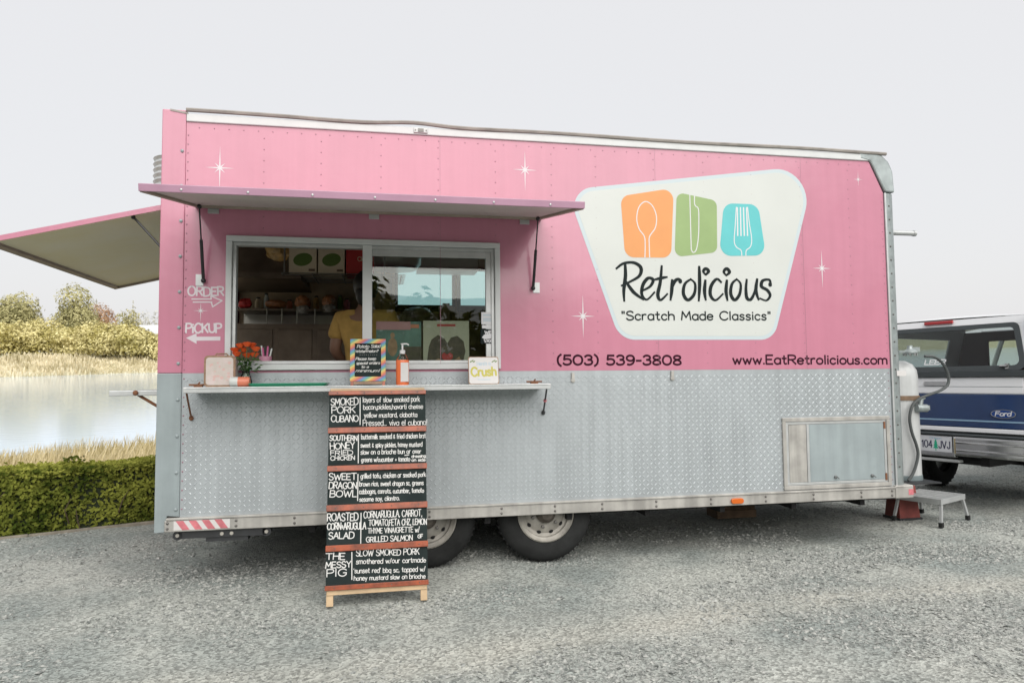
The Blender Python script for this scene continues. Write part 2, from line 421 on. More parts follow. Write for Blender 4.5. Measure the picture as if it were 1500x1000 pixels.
# ------------------------------------------------------------------ mesh builder
class MB:
    def __init__(s):
        s.v = []; s.f = []; s.sm = []

    def add(s, vs, fs, smooth=False):
        k = len(s.v)
        s.v += [tuple(float(c) for c in p) for p in vs]
        s.f += [tuple(i + k for i in f) for f in fs]
        s.sm += [smooth] * len(fs)
        return s

    def box(s, x0, x1, y0, y1, z0, z1):
        x0, x1 = min(x0, x1), max(x0, x1); y0, y1 = min(y0, y1), max(y0, y1); z0, z1 = min(z0, z1), max(z0, z1)
        return s.add([(x0, y0, z0), (x1, y0, z0), (x1, y1, z0), (x0, y1, z0), (x0, y0, z1), (x1, y0, z1), (x1, y1, z1), (x0, y1, z1)],
                     [(0, 3, 2, 1), (4, 5, 6, 7), (0, 1, 5, 4), (1, 2, 6, 5), (2, 3, 7, 6), (3, 0, 4, 7)])

    def obox(s, o, a, b, c):
        """box from corner o along three edge vectors a, b, c"""
        o, a, b, c = (np.array(t, float) for t in (o, a, b, c))
        if np.dot(np.cross(a, b), c) < 0:
            a, b = b, a
        P = [o, o + a, o + a + b, o + b, o + c, o + a + c, o + a + b + c, o + b + c]
        return s.add(P, [(0, 3, 2, 1), (4, 5, 6, 7), (0, 1, 5, 4), (1, 2, 6, 5), (2, 3, 7, 6), (3, 0, 4, 7)])

    def prism(s, out, y0, y1):
        """xz outline extruded from y0 (front, towards the viewer) to y1"""
        out = list(out)
        A = sum(out[i][0] * out[(i + 1) % len(out)][1] - out[(i + 1) % len(out)][0] * out[i][1] for i in range(len(out)))
        if A < 0:
            out = out[::-1]
        n = len(out)
        vs = [(x, y0, z) for x, z in out] + [(x, y1, z) for x, z in out]
        fs = [tuple(range(n)), tuple(range(2 * n - 1, n - 1, -1))]
        fs += [(i, i + n, (i + 1) % n + n, (i + 1) % n) for i in range(n)]
        return s.add(vs, fs)

    def zprism(s, out, z0, z1):
        n = len(out)
        A = sum(out[i][0] * out[(i + 1) % n][1] - out[(i + 1) % n][0] * out[i][1] for i in range(n))
        if A < 0:
            out = list(out)[::-1]
        vs = [(x, y, z0) for x, y in out] + [(x, y, z1) for x, y in out]
        fs = [tuple(range(n - 1, -1, -1)), tuple(range(n, 2 * n))]
        fs += [(i, (i + 1) % n, (i + 1) % n + n, i + n) for i in range(n)]
        return s.add(vs, fs)

    def tube(s, pts, r, n=8, cap=True):
        P = [Vector(p) for p in pts]
        rr = r if isinstance(r, (list, tuple)) else [r] * len(P)
        vs = []; fs = []
        ref = None
        for i, p in enumerate(P):
            d = (P[min(i + 1, len(P) - 1)] - P[max(i - 1, 0)]).normalized()
            if ref is None:
                ref = d.orthogonal().normalized()
            ref = (ref - d * ref.dot(d))
            ref = ref.normalized() if ref.length > 1e-6 else d.orthogonal().normalized()
            w = d.cross(ref)
            for k in range(n):
                a = 2 * math.pi * k / n
                vs.append(p + (ref * math.cos(a) + w * math.sin(a)) * rr[i])
        for i in range(len(P) - 1):
            for k in range(n):
                fs.append((i * n + k, i * n + (k + 1) % n, (i + 1) * n + (k + 1) % n, (i + 1) * n + k))
        s.add(vs, fs, True)
        if cap:
            k0 = len(s.v) - len(vs)
            s.f.append(tuple(k0 + k for k in range(n - 1, -1, -1))); s.sm.append(False)
            s.f.append(tuple(k0 + (len(P) - 1) * n + k for k in range(n))); s.sm.append(False)
        return s

    def lathe(s, prof, c=(0, 0, 0), axis='z', n=24, sx=1.0, sy=1.0, cap=True):
        """profile of (radius, height) turned about an axis through c"""
        vs = []; fs = []
        for r_, h in prof:
            for k in range(n):
                a = 2 * math.pi * k / n
                x, y = math.cos(a) * r_ * sx, math.sin(a) * r_ * sy
                p = (x, y, h) if axis == 'z' else ((x, h, -y) if axis == 'y' else (h, x, y))
                vs.append((p[0] + c[0], p[1] + c[1], p[2] + c[2]))
        for i in range(len(prof) - 1):
            for k in range(n):
                fs.append((i * n + k, i * n + (k + 1) % n, (i + 1) * n + (k + 1) % n, (i + 1) * n + k))
        if cap and prof[0][0] > 1e-5:
            fs.append(tuple(range(n - 1, -1, -1)))
        if cap and prof[-1][0] > 1e-5:
            fs.append(tuple((len(prof) - 1) * n + k for k in range(n)))
        return s.add(vs, fs, True)

    def ball(s, c, rx, ry, rz, n=12, jit=0.0):
        vs = []; fs = []
        m_ = n // 2
        for i in range(m_ + 1):
            t = math.pi * i / m_
            for k in range(n):
                a = 2 * math.pi * k / n
                j = 1 + random.uniform(-jit, jit) if 0 < i < m_ else 1
                vs.append((c[0] + rx * math.sin(t) * math.cos(a) * j, c[1] + ry * math.sin(t) * math.sin(a) * j, c[2] + rz * math.cos(t) * j))
        for i in range(m_):
            for k in range(n):
                fs.append((i * n + k, (i + 1) * n + k, (i + 1) * n + (k + 1) % n, i * n + (k + 1) % n))
        return s.add(vs, fs, True)

    def obj(s, name, mt, parent=None, bevel=0.0, smooth=None, kind=None, label=None):
        me = bpy.data.meshes.new(name)
        me.from_pydata(s.v, [], s.f)
        me.polygons.foreach_set('use_smooth', s.sm)
        me.update()
        if any(s.sm):
            me.set_sharp_from_angle(angle=R(40))
        return link(name, me, mt, parent, bevel, kind, label)

def link(name, me, mt, parent=None, bevel=0.0, kind=None, label=None):
    o = bpy.data.objects.new(name, me)
    COL.objects.link(o)
    if not me.materials:
        me.materials.append(MATS[mt])
    if parent is not None:
        o.parent = parent
    if bevel > 0:
        b = o.modifiers.new('bevel', 'BEVEL'); b.width = bevel; b.segments = 2; b.limit_method = 'ANGLE'
        b.harden_normals = False
    if kind: o['kind'] = kind
    if label: o['label'] = label
    return o

def npmesh(name, verts, nper, mt, parent=None, kind=None):
    """many faces of nper corners each, from an (N*nper, 3) array"""
    me = bpy.data.meshes.new(name)
    V = np.asarray(verts, np.float32).reshape(-1, 3); N = len(V) // nper
    me.vertices.add(len(V)); me.vertices.foreach_set('co', V.ravel())
    me.loops.add(len(V)); me.loops.foreach_set('vertex_index', np.arange(len(V), dtype=np.int32))
    me.polygons.add(N)
    me.polygons.foreach_set('loop_start', np.arange(0, len(V), nper, dtype=np.int32))
    me.update(calc_edges=True)
    return link(name, me, mt, parent, 0, kind)

LOTOBJ = []   # top-level things standing on the lot
def thing(name, label, cat, loc=(0, 0, 0), rz=0.0, group=None, lot=True):
    o = bpy.data.objects.new(name, None)
    o.empty_display_size = 0.2
    COL.objects.link(o)
    o.location = loc; o.rotation_euler = (0, 0, rz)
    tag(o, label, cat, group, lot)
    return o

def tag(o, label, cat, group=None, lot=True):
    o['label'] = label; o['category'] = cat
    if group: o['group'] = group
    if lot: LOTOBJ.append(o)
    return o

# ------------------------------------------------------------------ stroke lettering
O_ = '~4.5 10 1.3 8.6 0 5 1.3 1.4 4.5 0 7.7 1.4 9 5 7.7 8.6 4.5 10'
B_ = '~0 4.8 1.5 6.3 3.6 6.4 5.3 4.8 5.3 1.8 3.6 .1 1.5 .2 0 1.6'
D_ = '~5.5 4.8 4 6.3 1.9 6.4 .2 4.8 .2 1.8 1.9 .1 4 .2 5.5 1.6'
o_ = '~2.9 6.5 .8 5.5 0 3.2 .8 .9 2.9 0 5 .9 5.8 3.2 5 5.5 2.9 6.5'
G = {
 'A': '8|0 0 4 10 8 0;1.5 3.8 6.5 3.8', 'B': '7|0 0 0 10;~0 10 4 10 6 8.8 6 6.6 4 5.4 0 5.3;~0 5.3 4.5 5.3 7 4 7 1.6 4.5 0 0 0',
 'C': '8|~8 8.3 6 9.8 3.5 10 1 8.2 0 5 1 1.8 3.5 0 6 .2 8 1.8', 'D': '8|0 0 0 10;~0 10 3.5 10 7 8.5 8 5 7 1.5 3.5 0 0 0',
 'E': '6|6 10 0 10 0 0 6 0;0 5.2 5 5.2', 'F': '6|6 10 0 10 0 0;0 5.2 5 5.2',
 'G': '8|~8 8.3 6 9.8 3.5 10 1 8.2 0 5 1 1.8 3.5 0 6 .2 8 2;8 2 8 4.6 5 4.6', 'H': '7|0 0 0 10;7 0 7 10;0 5 7 5', 'I': '2|1 0 1 10',
 'J': '5|~5 10 5 3 4 .6 2.3 0 .6 .8 0 2.5', 'K': '7|0 0 0 10;7 10 0 4;2.4 6 7 0', 'L': '5.5|0 10 0 0 5.5 0', 'M': '9|0 0 1 10 4.5 3 8 10 9 0',
 'N': '7|0 0 0 10 7 0 7 10', 'O': '9|' + O_, 'P': '6.5|0 0 0 10;~0 10 4 10 6.5 9 6.5 6.3 4 5 0 5', 'R': '7|0 0 0 10;~0 10 4 10 6.5 9 6.5 6.3 4 5 0 5;3 5 7 0',
 'S': '6.5|~6.3 8.5 4.8 9.9 2.6 10 .6 8.8 .5 6.8 2.2 5.5 4.6 4.7 6.4 3.2 6.2 1.2 4.2 0 1.8 .1 0 1.7', 'T': '8|0 10 8 10;4 10 4 0',
 'U': '7|~0 10 0 3.5 1 .8 3.5 0 6 .8 7 3.5 7 10', 'V': '8|0 10 4 0 8 10', 'W': '11|0 10 2.8 0 5.5 8 8.2 0 11 10', 'Y': '7|0 10 3.5 5 7 10;3.5 5 3.5 0', 'Z': '7|0 10 7 10 0 0 7 0',
 'a': '5.5|~5.5 5 4 6.4 2 6.4 .3 4.8 .2 2 1.8 .1 4 .3 5.5 2;5.5 6.4 5.5 0', 'b': '5.5|0 10 0 0;' + B_, 'c': '5|~5 5.2 3.5 6.4 1.7 6.3 .2 4.6 .2 2 1.7 .2 3.5 0 5 1.2',
 'd': '5.5|5.5 10 5.5 0;' + D_, 'e': '5.5|~.2 3.4 5.4 3.6 5 5.4 3.4 6.5 1.6 6.2 .2 4.4 .3 1.8 2 .1 4 .1 5.3 1.3', 'f': '4|~4 9.6 2.8 10 1.6 9 1.4 7 1.4 0;0 6.3 3.6 6.3',
 'g': '5.5|' + D_ + ';~5.5 6.4 5.5 -1 4.5 -2.8 2.4 -3 .5 -2.2', 'h': '5.4|0 10 0 0;~0 4.5 1.4 6.2 3.6 6.4 5.2 5 5.4 3 5.4 0', 'i': '1|.5 6.4 .5 0;.5 8.6 .5 9.3',
 'k': '5|0 10 0 0;4.6 6.4 0 2.6;1.8 4 5 0', 'l': '1|.5 10 .5 0', 'm': '8.5|0 6.4 0 0;~0 4.6 1 6.2 2.6 6.4 4 5.2 4.2 3 4.2 0;~4.2 4.6 5.3 6.2 6.8 6.4 8.3 5.2 8.5 3 8.5 0',
 'n': '5.2|0 6.4 0 0;~0 4.5 1.4 6.2 3.4 6.4 5 5 5.2 3 5.2 0', 'o': '5.8|' + o_, 'p': '5.5|0 6.4 0 -3;' + B_, 'q': '5.5|5.5 6.4 5.5 -3;' + D_, 'r': '3.6|0 6.4 0 0;~0 4.2 1 5.9 2.3 6.5 3.6 6.2',
 's': '4.6|~4.4 5.4 3.2 6.4 1.4 6.3 .4 5 1.4 3.7 3.4 3 4.5 1.8 3.6 .2 1.6 0 0 1', 't': '4|~1.8 9.4 1.8 5 1.8 1.8 2.6 .2 4 .4;0 6.4 3.8 6.4', 'u': '5.2|~0 6.4 0 2.2 1.2 .2 3 0 4.6 1 5.2 2.4;5.2 6.4 5.2 0',
 'v': '5|0 6.4 2.5 0 5 6.4', 'w': '7.6|0 6.4 2 0 3.8 5.4 5.6 0 7.6 6.4', 'x': '5|0 6.4 5 0;5 6.4 0 0', 'y': '5|0 6.4 2.6 .4;5 6.4 1.4 -3', 'z': '5|0 6.4 5 6.4 0 0 5 0',
 '0': '7.5|~3.7 10 1 8.6 0 5 1 1.4 3.7 0 6.5 1.4 7.5 5 6.5 8.6 3.7 10', '1': '3|0 7.8 2 10 2 0', '3': '6.5|~.3 8.6 2 10 4.5 9.9 6 8.2 5.4 6.2 3 5.4;~3 5.4 5.6 4.8 6.5 2.8 5.4 .7 3 0 .9 .4 0 1.8',
 '4': '7|5 0 5 10 0 3 7 3', '5': '6.5|6 10 1 10 .6 5.6;~.6 5.6 3 6.3 5.4 5.5 6.5 3.3 5.6 1 3.3 0 1 .4 0 1.6', '8': '6.8|~3.4 10 1 9.1 .7 7 3.4 5.4 6.1 3.6 6.4 1.2 3.4 0 .4 1.2 .7 3.6 3.4 5.4 6.1 7 5.8 9.1 3.4 10',
 '9': '6.8|~6.5 6.6 5 4.6 2.6 4.4 .6 5.8 .4 8.2 2.2 9.9 4.8 9.8 6.4 8 6.7 5 5.6 1.6 3 0 1 .4',
 '(': '3|~3 11 .9 8.5 .2 5 .9 1 3 -1.4', ')': '3|~0 11 2.1 8.5 2.8 5 2.1 1 0 -1.4', '-': '4|0 4.4 4 4.4', '.': '1|.5 0 .5 .8', ',': '1.4|1 .8 .3 -1.4', '"': '2.6|.4 10 .4 7.6;2.2 10 2.2 7.6', "'": '1|.5 10 .5 8',
 '!': '1.5|.8 10.5 .8 3;.8 .6 .8 0', '&': '5|~4.8 0 1 5 1 7 2.4 7.6 3.4 6.4 .6 3 .6 1 2.4 0 4.6 2.6', '+': '4.5|2.2 6 2.2 1.6;0 3.8 4.5 3.8', '/': '4|0 -.5 4 10', '?': '5|~.2 8.3 1.4 9.8 3.6 9.8 4.8 8.2 4 6.4 2.5 5 2.5 3;2.5 .7 2.5 0', ' ': '3.6|', 'X': '7|0 0 7 10;0 10 7 0', 'Q': '9|' + O_ + ';5.5 2.5 9 -.5',
}

def catmull(p, n=5):
    out = []
    closed = abs(p[0][0] - p[-1][0]) < 1e-6 and abs(p[0][1] - p[-1][1]) < 1e-6
    for i in range(len(p) - 1):
        a = p[i - 1] if i > 0 else (p[-2] if closed else p[0])
        b, c = p[i], p[i + 1]
        d = p[i + 2] if i + 2 < len(p) else (p[1] if closed else p[-1])
        for k in range(n):
            t = k / n
            out.append(tuple(0.5 * (2 * b[j] + (c[j] - a[j]) * t + (2 * a[j] - 5 * b[j] + 4 * c[j] - d[j]) * t * t + (3 * b[j] - a[j] - 3 * c[j] + d[j]) * t ** 3) for j in (0, 1)))
    out.append(p[-1])
    return out

GC = {}
def glyph(ch):
    if ch not in GC:
        w, st = G[ch].split('|')
        L = []
        for s_ in st.split(';'):
            if not s_:
                continue
            sm = s_[0] == '~'
            v = [float(t) for t in s_.lstrip('~').split()]
            p = list(zip(v[::2], v[1::2]))
            L.append(catmull(p) if sm else p)
        GC[ch] = (float(w), L)
    return GC[ch]

class Ink:
    """flat strokes on a plane: place(a, b) turns plane coordinates into a point, lifted off it by h"""
    def __init__(s, place, h=0.0012):
        s.mb = MB(); s.place = place; s.h = h

    def stroke(s, pts, w, brush=0.0):
        n = len(pts)
        if n < 2:
            return
        for i in range(1, n - 1):      # a sharp corner ends one stroke and starts the next
            ax, ay = pts[i][0] - pts[i - 1][0], pts[i][1] - pts[i - 1][1]
            cx_, cy_ = pts[i + 1][0] - pts[i][0], pts[i + 1][1] - pts[i][1]
            if ax * cx_ + ay * cy_ < 0.45 * math.hypot(ax, ay) * math.hypot(cx_, cy_):
                s.stroke(pts[:i + 1], w, brush); s.stroke(pts[i:], w, brush)
                return
        L = []
        for i, (x, y) in enumerate(pts):
            x0, y0 = pts[max(i - 1, 0)]; x1, y1 = pts[min(i + 1, n - 1)]
            dx, dy = x1 - x0, y1 - y0
            l = math.hypot(dx, dy) or 1
            dx, dy = dx / l, dy / l
            ww = w * (1 - brush + brush * abs(dy)) / 2
            if brush:
                ww *= 0.55 + 0.45 * math.sin(math.pi * min(1, (i + 0.6) / n * 1.1))
            ex = 0.0
            if i == 0: ex = -ww * 0.6
            if i == n - 1: ex = ww * 0.6
            bx, by = x + dx * ex, y + dy * ex
            L.append(((bx - dy * ww, by + dx * ww), (bx + dy * ww, by - dx * ww)))
        s.h += 0.000002
        vs = []
        for a, b in L:
            vs += [s.place(*a, s.h), s.place(*b, s.h)]
        s.mb.add(vs, [(2 * i, 2 * i + 1, 2 * i + 3, 2 * i + 2) for i in range(n - 1)])

    def poly(s, pts):
        s.h += 0.000002
        A = sum(pts[i][0] * pts[(i + 1) % len(pts)][1] - pts[(i + 1) % len(pts)][0] * pts[i][1] for i in range(len(pts)))
        if A < 0: pts = pts[::-1]
        s.mb.add([s.place(*p, s.h) for p in pts], [tuple(range(len(pts)))])

    def text(s, t, a, b, cap, w, jit=0.0, gap=1.7, brush=0.0, slant=0.0):
        """t from point a to point b along the baseline, capitals cap high, strokes w wide"""
        adv = sum(glyph(c)[0] + gap for c in t) - gap
        L = math.hypot(b[0] - a[0], b[1] - a[1])
        ex = ((b[0] - a[0]) / L, (b[1] - a[1]) / L); ey = (-ex[1], ex[0])
        kx, ky = L / adv, cap / 10
        x = 0.0
        for c in t:
            gw, st = glyph(c)
            jy = random.uniform(-jit, jit) * 6; js = 1 + random.uniform(-jit, jit) * 1.2; jr = random.uniform(-jit, jit) * 0.8
            for p in st:
                q = []
                for gx, gy in p:
                    X = (x + gx + (gy - 4) * (slant + jr)) * kx; Y = (gy * js + jy) * ky
                    q.append((a[0] + ex[0] * X + ey[0] * Y, a[1] + ex[1] * X + ey[1] * Y))
                s.stroke(q, w, brush)
            x += gw + gap

    def obj(s, name, mt, parent, **k):
        return s.mb.obj(name, mt, parent, **k)

def words(place, h, t, a, b, cap, w, gap, name, mt, parent):
    """a line of print, each word an object"""
    tot = sum(glyph(c)[0] + gap for c in t) - gap
    x = 0.0
    for wd in t.split(' '):
        l = sum(glyph(c)[0] + gap for c in wd) - gap
        p = tuple(a[i] + (b[i] - a[i]) * x / tot for i in (0, 1)); q = tuple(a[i] + (b[i] - a[i]) * (x + l) / tot for i in (0, 1))
        ik = Ink(place, h); ik.text(wd, p, q, cap, w, gap=gap); ik.obj(name, mt, parent)
        x += l + gap * 2 + glyph(' ')[0]

def fillet(P, rad, n=7):
    """round the corners of a polygon; rad: one radius or one for each corner"""
    out = []
    N = len(P)
    for i in range(N):
        p0, p, p1 = (Vector(P[(i - 1) % N]), Vector(P[i]), Vector(P[(i + 1) % N]))
        r_ = rad[i] if isinstance(rad, (list, tuple)) else rad
        a, b = (p0 - p), (p1 - p)
        la, lb = a.length, b.length
        a.normalize(); b.normalize()
        th = math.acos(max(-1, min(1, a.dot(b))))
        t = min(r_ / math.tan(th / 2), la * 0.48, lb * 0.48)
        r2 = t * math.tan(th / 2)
        c = p + (a + b).normalized() * (r2 / math.sin(th / 2))
        s0, s1 = p + a * t - c, p + b * t - c
        a0, a1 = math.atan2(s0.y, s0.x), math.atan2(s1.y, s1.x)
        da = (a1 - a0 + math.pi) % (2 * math.pi) - math.pi
        for k in range(n + 1):
            an = a0 + da * k / n
            out.append((c.x + math.cos(an) * r2, c.y + math.sin(an) * r2))
    return out

def inset(P, d):
    N = len(P); out = []
    A = sum(P[i][0] * P[(i + 1) % N][1] - P[(i + 1) % N][0] * P[i][1] for i in range(N))
    sg = 1 if A > 0 else -1
    for i in range(N):
        p0, p, p1 = (Vector(P[(i - 1) % N]), Vector(P[i]), Vector(P[(i + 1) % N]))
        a = (p - p0).normalized(); b = (p1 - p).normalized()
        na, nb = Vector((-a.y, a.x)) * sg, Vector((-b.y, b.x)) * sg
        k = (na + nb); k = k / (1 + na.dot(nb))
        out.append(tuple(p + k * d))
    return out

# ================================================================== SETTING
H0 = np.array([-1.906, 1.82]); HT = np.array([0.9195, 0.393]); HN = np.array([-0.393, 0.9195])   # hedge foot line

def hedge_s(x, y):
    return (x - H0[0]) * HN[0] + (y - H0[1]) * HN[1]

TP = math.tan(PITCH)
def lot_z(x, y):
    return -TP * ((x - CAM[0]) * FH[0] + (y - CAM[1]) * FH[1])

WATER_Z = -1.32
def smooth(t):
    t = np.clip(t, 0, 1)
    return t * t * (3 - 2 * t)

def terr_z(x, y):
    s = hedge_s(x, y)
    base = np.maximum(lot_z(x, y), -1.3) - 0.10
    near = base + (-2.4 - base) * smooth((s - 1.5) / 23.0)
    far = -2.4 + (0.14 + 2.4) * smooth((s - 59.0) / 14.0) + np.clip((s - 75) / 400, 0, 3) * 1.2
    z = np.where(s < 30, near, far)
    return z + 0.12 * np.sin(x * 0.7 + 1.3) * np.sin(y * 0.53) * smooth((s - 3) / 5)

# lot sheet (lot frame, finer near the viewer)
def axis(a, b, fine0, fine1, step, grow=1.35):
    L = list(np.arange(fine0, fine1, step)); h = step
    while L[-1] < b: h *= grow; L.append(L[-1] + h)
    h = step
    while L[0] > a: h *= grow; L.insert(0, L[0] - h)
    return np.array(L)
gx = axis(-30, 60, -3, 9, 0.05); gy = axis(-40, 45, -3.6, 3, 0.05)
XX, YY = np.meshgrid(gx, gy)
def lot_h(x, y):
    return (mnoise.noise(Vector((x * 0.55, y * 0.8, 1.7))) * 0.022 + mnoise.noise(Vector((x * 2.1, y * 2.9, 4.1))) * 0.010
            + mnoise.noise(Vector((x * 9, y * 9, 2.2))) * 0.0035)
ZZ = np.array([[lot_h(x, y) if (-6 < x < 14 and -6 < y < 6) else 0.0 for x in gx] for y in gy])
def calm(x, y):      # keep it level where things stand
    return 1.0
nx, ny = len(gx), len(gy)
idx = np.arange(nx * ny).reshape(ny, nx)
fc = []
for j in range(ny - 1):
    for i in range(nx - 1):
        if hedge_s(gx[i], gy[j]) < 0.35:
            fc.append((idx[j, i], idx[j, i + 1], idx[j + 1, i + 1], idx[j + 1, i]))
me = bpy.data.meshes.new('ground')
me.from_pydata(np.stack([XX.ravel(), YY.ravel(), ZZ.ravel() - 0.012], 1).tolist(), [], fc)
me.polygons.foreach_set('use_smooth', [True] * len(fc))
g = link('ground', me, 'gravel', kind='structure')
LOTOBJ.append(g)

# loose stones lying on it
def track(x, y):      # two worn wheel tracks in front of the trailer
    q = y - 0.10 * x + 0.12 * np.sin(x * 1.3)
    return np.exp(-((q + 1.55) / 0.20) ** 2) + np.exp(-((q + 2.95) / 0.24) ** 2)
def stones(n, x0, x1, y0, y1, smin, smax, power):
    k = int(n * 2.6)
    x = rng.uniform(x0, x1, k); y = rng.uniform(y0, y1, k)
    keep = np.array([mnoise.noise(Vector((a * 0.9 + 5, b * 1.6, 0.3))) + 0.45 * mnoise.noise(Vector((a * 4, b * 5, 7.7))) for a, b in zip(x, y)]) * 1.9 + 0.42 > rng.uniform(0, 1, k)
    keep &= track(x, y) * 0.8 < rng.uniform(0, 1, k)
    keep &= hedge_s(x, y) < 0.2
    x, y = x[keep][:n], y[keep][:n]; n = len(x)
    z = np.array([lot_h(a, b) for a, b in zip(x, y)]) - 0.012
    s = smin + (smax - smin) * rng.uniform(0, 1, n) ** power
    base = np.array([(1, 0, 0), (0, 1, 0), (-1, 0, 0), (0, -1, 0), (0, 0, 0.8), (0, 0, -0.8)], float)
    V = base[None] * (1 + rng.uniform(-0.35, 0.35, (n, 6, 3))) + rng.uniform(-0.22, 0.22, (n, 6, 3))
    V *= (s[:, None] * np.stack([rng.uniform(0.7, 1.2, n), rng.uniform(0.7, 1.2, n), rng.uniform(0.35, 0.7, n)], 1))[:, None, :]
    a = rng.uniform(0, 2 * np.pi, n)[:, None]
    t = rng.uniform(-0.4, 0.4, n)[:, None]
    X, Y, Z = V[..., 0], V[..., 1], V[..., 2]
    X, Z = X * np.cos(t) - Z * np.sin(t), X * np.sin(t) + Z * np.cos(t)
    X, Y = X * np.cos(a) - Y * np.sin(a), X * np.sin(a) + Y * np.cos(a)
    V = np.stack([X + x[:, None], Y + y[:, None], Z + (z + s * 0.12)[:, None]], 2)
    F = np.array([(0, 1, 4), (1, 2, 4), (2, 3, 4), (3, 0, 4), (1, 0, 5), (2, 1, 5), (3, 2, 5), (0, 3, 5)])
    return V[:, F].reshape(-1, 3)
ST = np.concatenate([stones(62000, -2.6, 7.5, -3.4, 0.6, 0.004, 0.016, 2.2),
                     stones(26000, -3.5, 11, 0.2, 6.5, 0.006, 0.018, 1.8),
                     stones(1500, -2.6, 8, -3.4, 1.0, 0.014, 0.026, 2.0)])
st = npmesh('gravel_stones', ST, 3, 'stone', kind='stuff')
st['label'] = 'loose grey gravel stones scattered over the lot'
LOTOBJ.append(st)

# grassy banks and far fields: one sheet to the horizon (world frame)
tx = axis(-420, 420, -30, 16, 1.0, 1.22); ty = axis(-330, 440, -12, 80, 1.0, 1.22)
TX, TY = np.meshgrid(tx, ty)
TZ = terr_z(TX, TY)
idx = np.arange(len(tx) * len(ty)).reshape(len(ty), len(tx))
fc = np.stack([idx[:-1, :-1].ravel(), idx[:-1, 1:].ravel(), idx[1:, 1:].ravel(), idx[1:, :-1].ravel()], 1).tolist()
me = bpy.data.meshes.new('terrain')
me.from_pydata(np.stack([TX.ravel(), TY.ravel(), TZ.ravel()], 1).tolist(), [], fc)
me.polygons.foreach_set('use_smooth', [True] * len(fc))
link('terrain', me, 'bankgrass', kind='structure')

w0 = H0 + HN * 6.0
P4 = [w0 - HT * 300, w0 + HT * 300, w0 + HT * 300 + HN * 68, w0 - HT * 300 + HN * 68]
me = bpy.data.meshes.new('pond_water')
me.from_pydata([(p[0], p[1], WATER_Z) for p in P4], [], [(0, 1, 2, 3)])
link('pond_water', me, 'pondwater', kind='structure')

# hedge with a timber edging board at its foot (lot frame, own axes along the row)
HA = math.atan2(HT[1], HT[0])
hedge = thing('clipped_hedge', 'low clipped green box hedge along the pond side of the gravel', 'hedge', (H0[0], H0[1], 0), HA)
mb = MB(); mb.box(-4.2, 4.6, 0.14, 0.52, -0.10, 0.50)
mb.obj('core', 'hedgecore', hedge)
def leaves(pts, nrm, size, spread):
    n = len(pts)
    nn = nrm + rng.normal(0, spread, (n, 3)); nn /= np.linalg.norm(nn, axis=1)[:, None]
    r_ = rng.normal(0, 1, (n, 3)); a = np.cross(nn, r_); a /= np.linalg.norm(a, axis=1)[:, None]
    b = np.cross(nn, a)
    s = (size * rng.uniform(0.6, 1.3, n))[:, None]
    a, b = a * s, b * s * 0.62
    return np.stack([pts - a, pts - b * 0.9 + a * 0.1, pts + a, pts + b * 0.9 + a * 0.1], 1).reshape(-1, 3)
def hedge_leaves(n):
    L = []; TOP = []
    k = int(n * 0.60)
    x = rng.uniform(-4.2, 4.6, k); z = rng.uniform(-0.02, 0.56, k)
    bul = np.array([mnoise.noise(Vector((a * 2.2, c * 3.5, 0))) for a, c in zip(x, z)])
    y = 0.105 - 0.045 * bul + rng.uniform(-0.02, 0.05, k) + 0.10 * np.clip(0.10 - z, 0, 1) + 0.25 * np.clip(z - 0.52, 0, 1)
    L.append(leaves(np.stack([x, y, z], 1), np.array([[0, -1.0, 0.35]]).repeat(k, 0), 0.021, 0.55))
    k = int(n * 0.40)
    x = rng.uniform(-4.2, 4.6, k); y = rng.uniform(0.08, 0.58, k)
    bul = np.array([mnoise.noise(Vector((a * 2.0, c * 4, 5))) for a, c in zip(x, y)])
    z = 0.545 + 0.03 * bul + rng.uniform(-0.03, 0.025, k) - 0.6 * np.clip(0.13 - y, 0, 1)
    TOP.append(leaves(np.stack([x, y, z], 1), np.array([[0, -0.45, 1.0]]).repeat(k, 0), 0.021, 0.45))
    for sx in rng.uniform(-4.0, 4.4, 46):      # untrimmed shoots
        k = 14; h = rng.uniform(0.02, 0.07)
        y0 = rng.uniform(0.15, 0.5)
        TOP.append(leaves(np.stack([sx + rng.normal(0, 0.02, k), y0 + rng.normal(0, 0.02, k), 0.55 + rng.uniform(0, h, k)], 1), rng.normal(0, 1, (k, 3)), 0.018, 0.5))
    return np.concatenate(L), np.concatenate(TOP)
hl, ht_ = hedge_leaves(50000)
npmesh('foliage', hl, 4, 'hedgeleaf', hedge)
npmesh('lit_top_leaves', ht_, 4, 'hedgetop', hedge)
mb = MB()
for k in range(26):
    x = random.uniform(-4, 4.4); z = random.uniform(0.0, 0.35)
    mb.tube([(x, 0.12, z - 0.1), (x + random.uniform(-.05, .05), 0.06, z + 0.06), (x + random.uniform(-.1, .1), 0.075, z + 0.16)], [0.006, 0.005, 0.002], 5)
mb.obj('twigs', 'twig', hedge, kind='stuff')
sprout = thing('hedge_sprout', 'small bushy sprout poking out of the hedge top beside the trailer corner', 'sprout', tuple(np.append(H0 + HT * 0.52 + HN * 0.50, 0.52)), HA)
k = 160
npmesh('leaves', leaves(np.stack([rng.normal(0, 0.045, k), rng.normal(0, 0.03, k), rng.uniform(0, 0.10, k)], 1), rng.normal(0, 1, (k, 3)), 0.02, 0.6), 4, 'hedgeleaf', sprout)
mb = MB(); mb.tube([(0, 0, -0.03), (0.005, 0, 0.04), (0, 0, 0.09)], 0.004, 5); mb.obj('stem', 'twig', sprout)
mb = MB()
x = -4.2
edge = thing('timber_edging', 'weathered timber board edging between the gravel and the hedge', 'edging', (H0[0], H0[1], 0), HA)
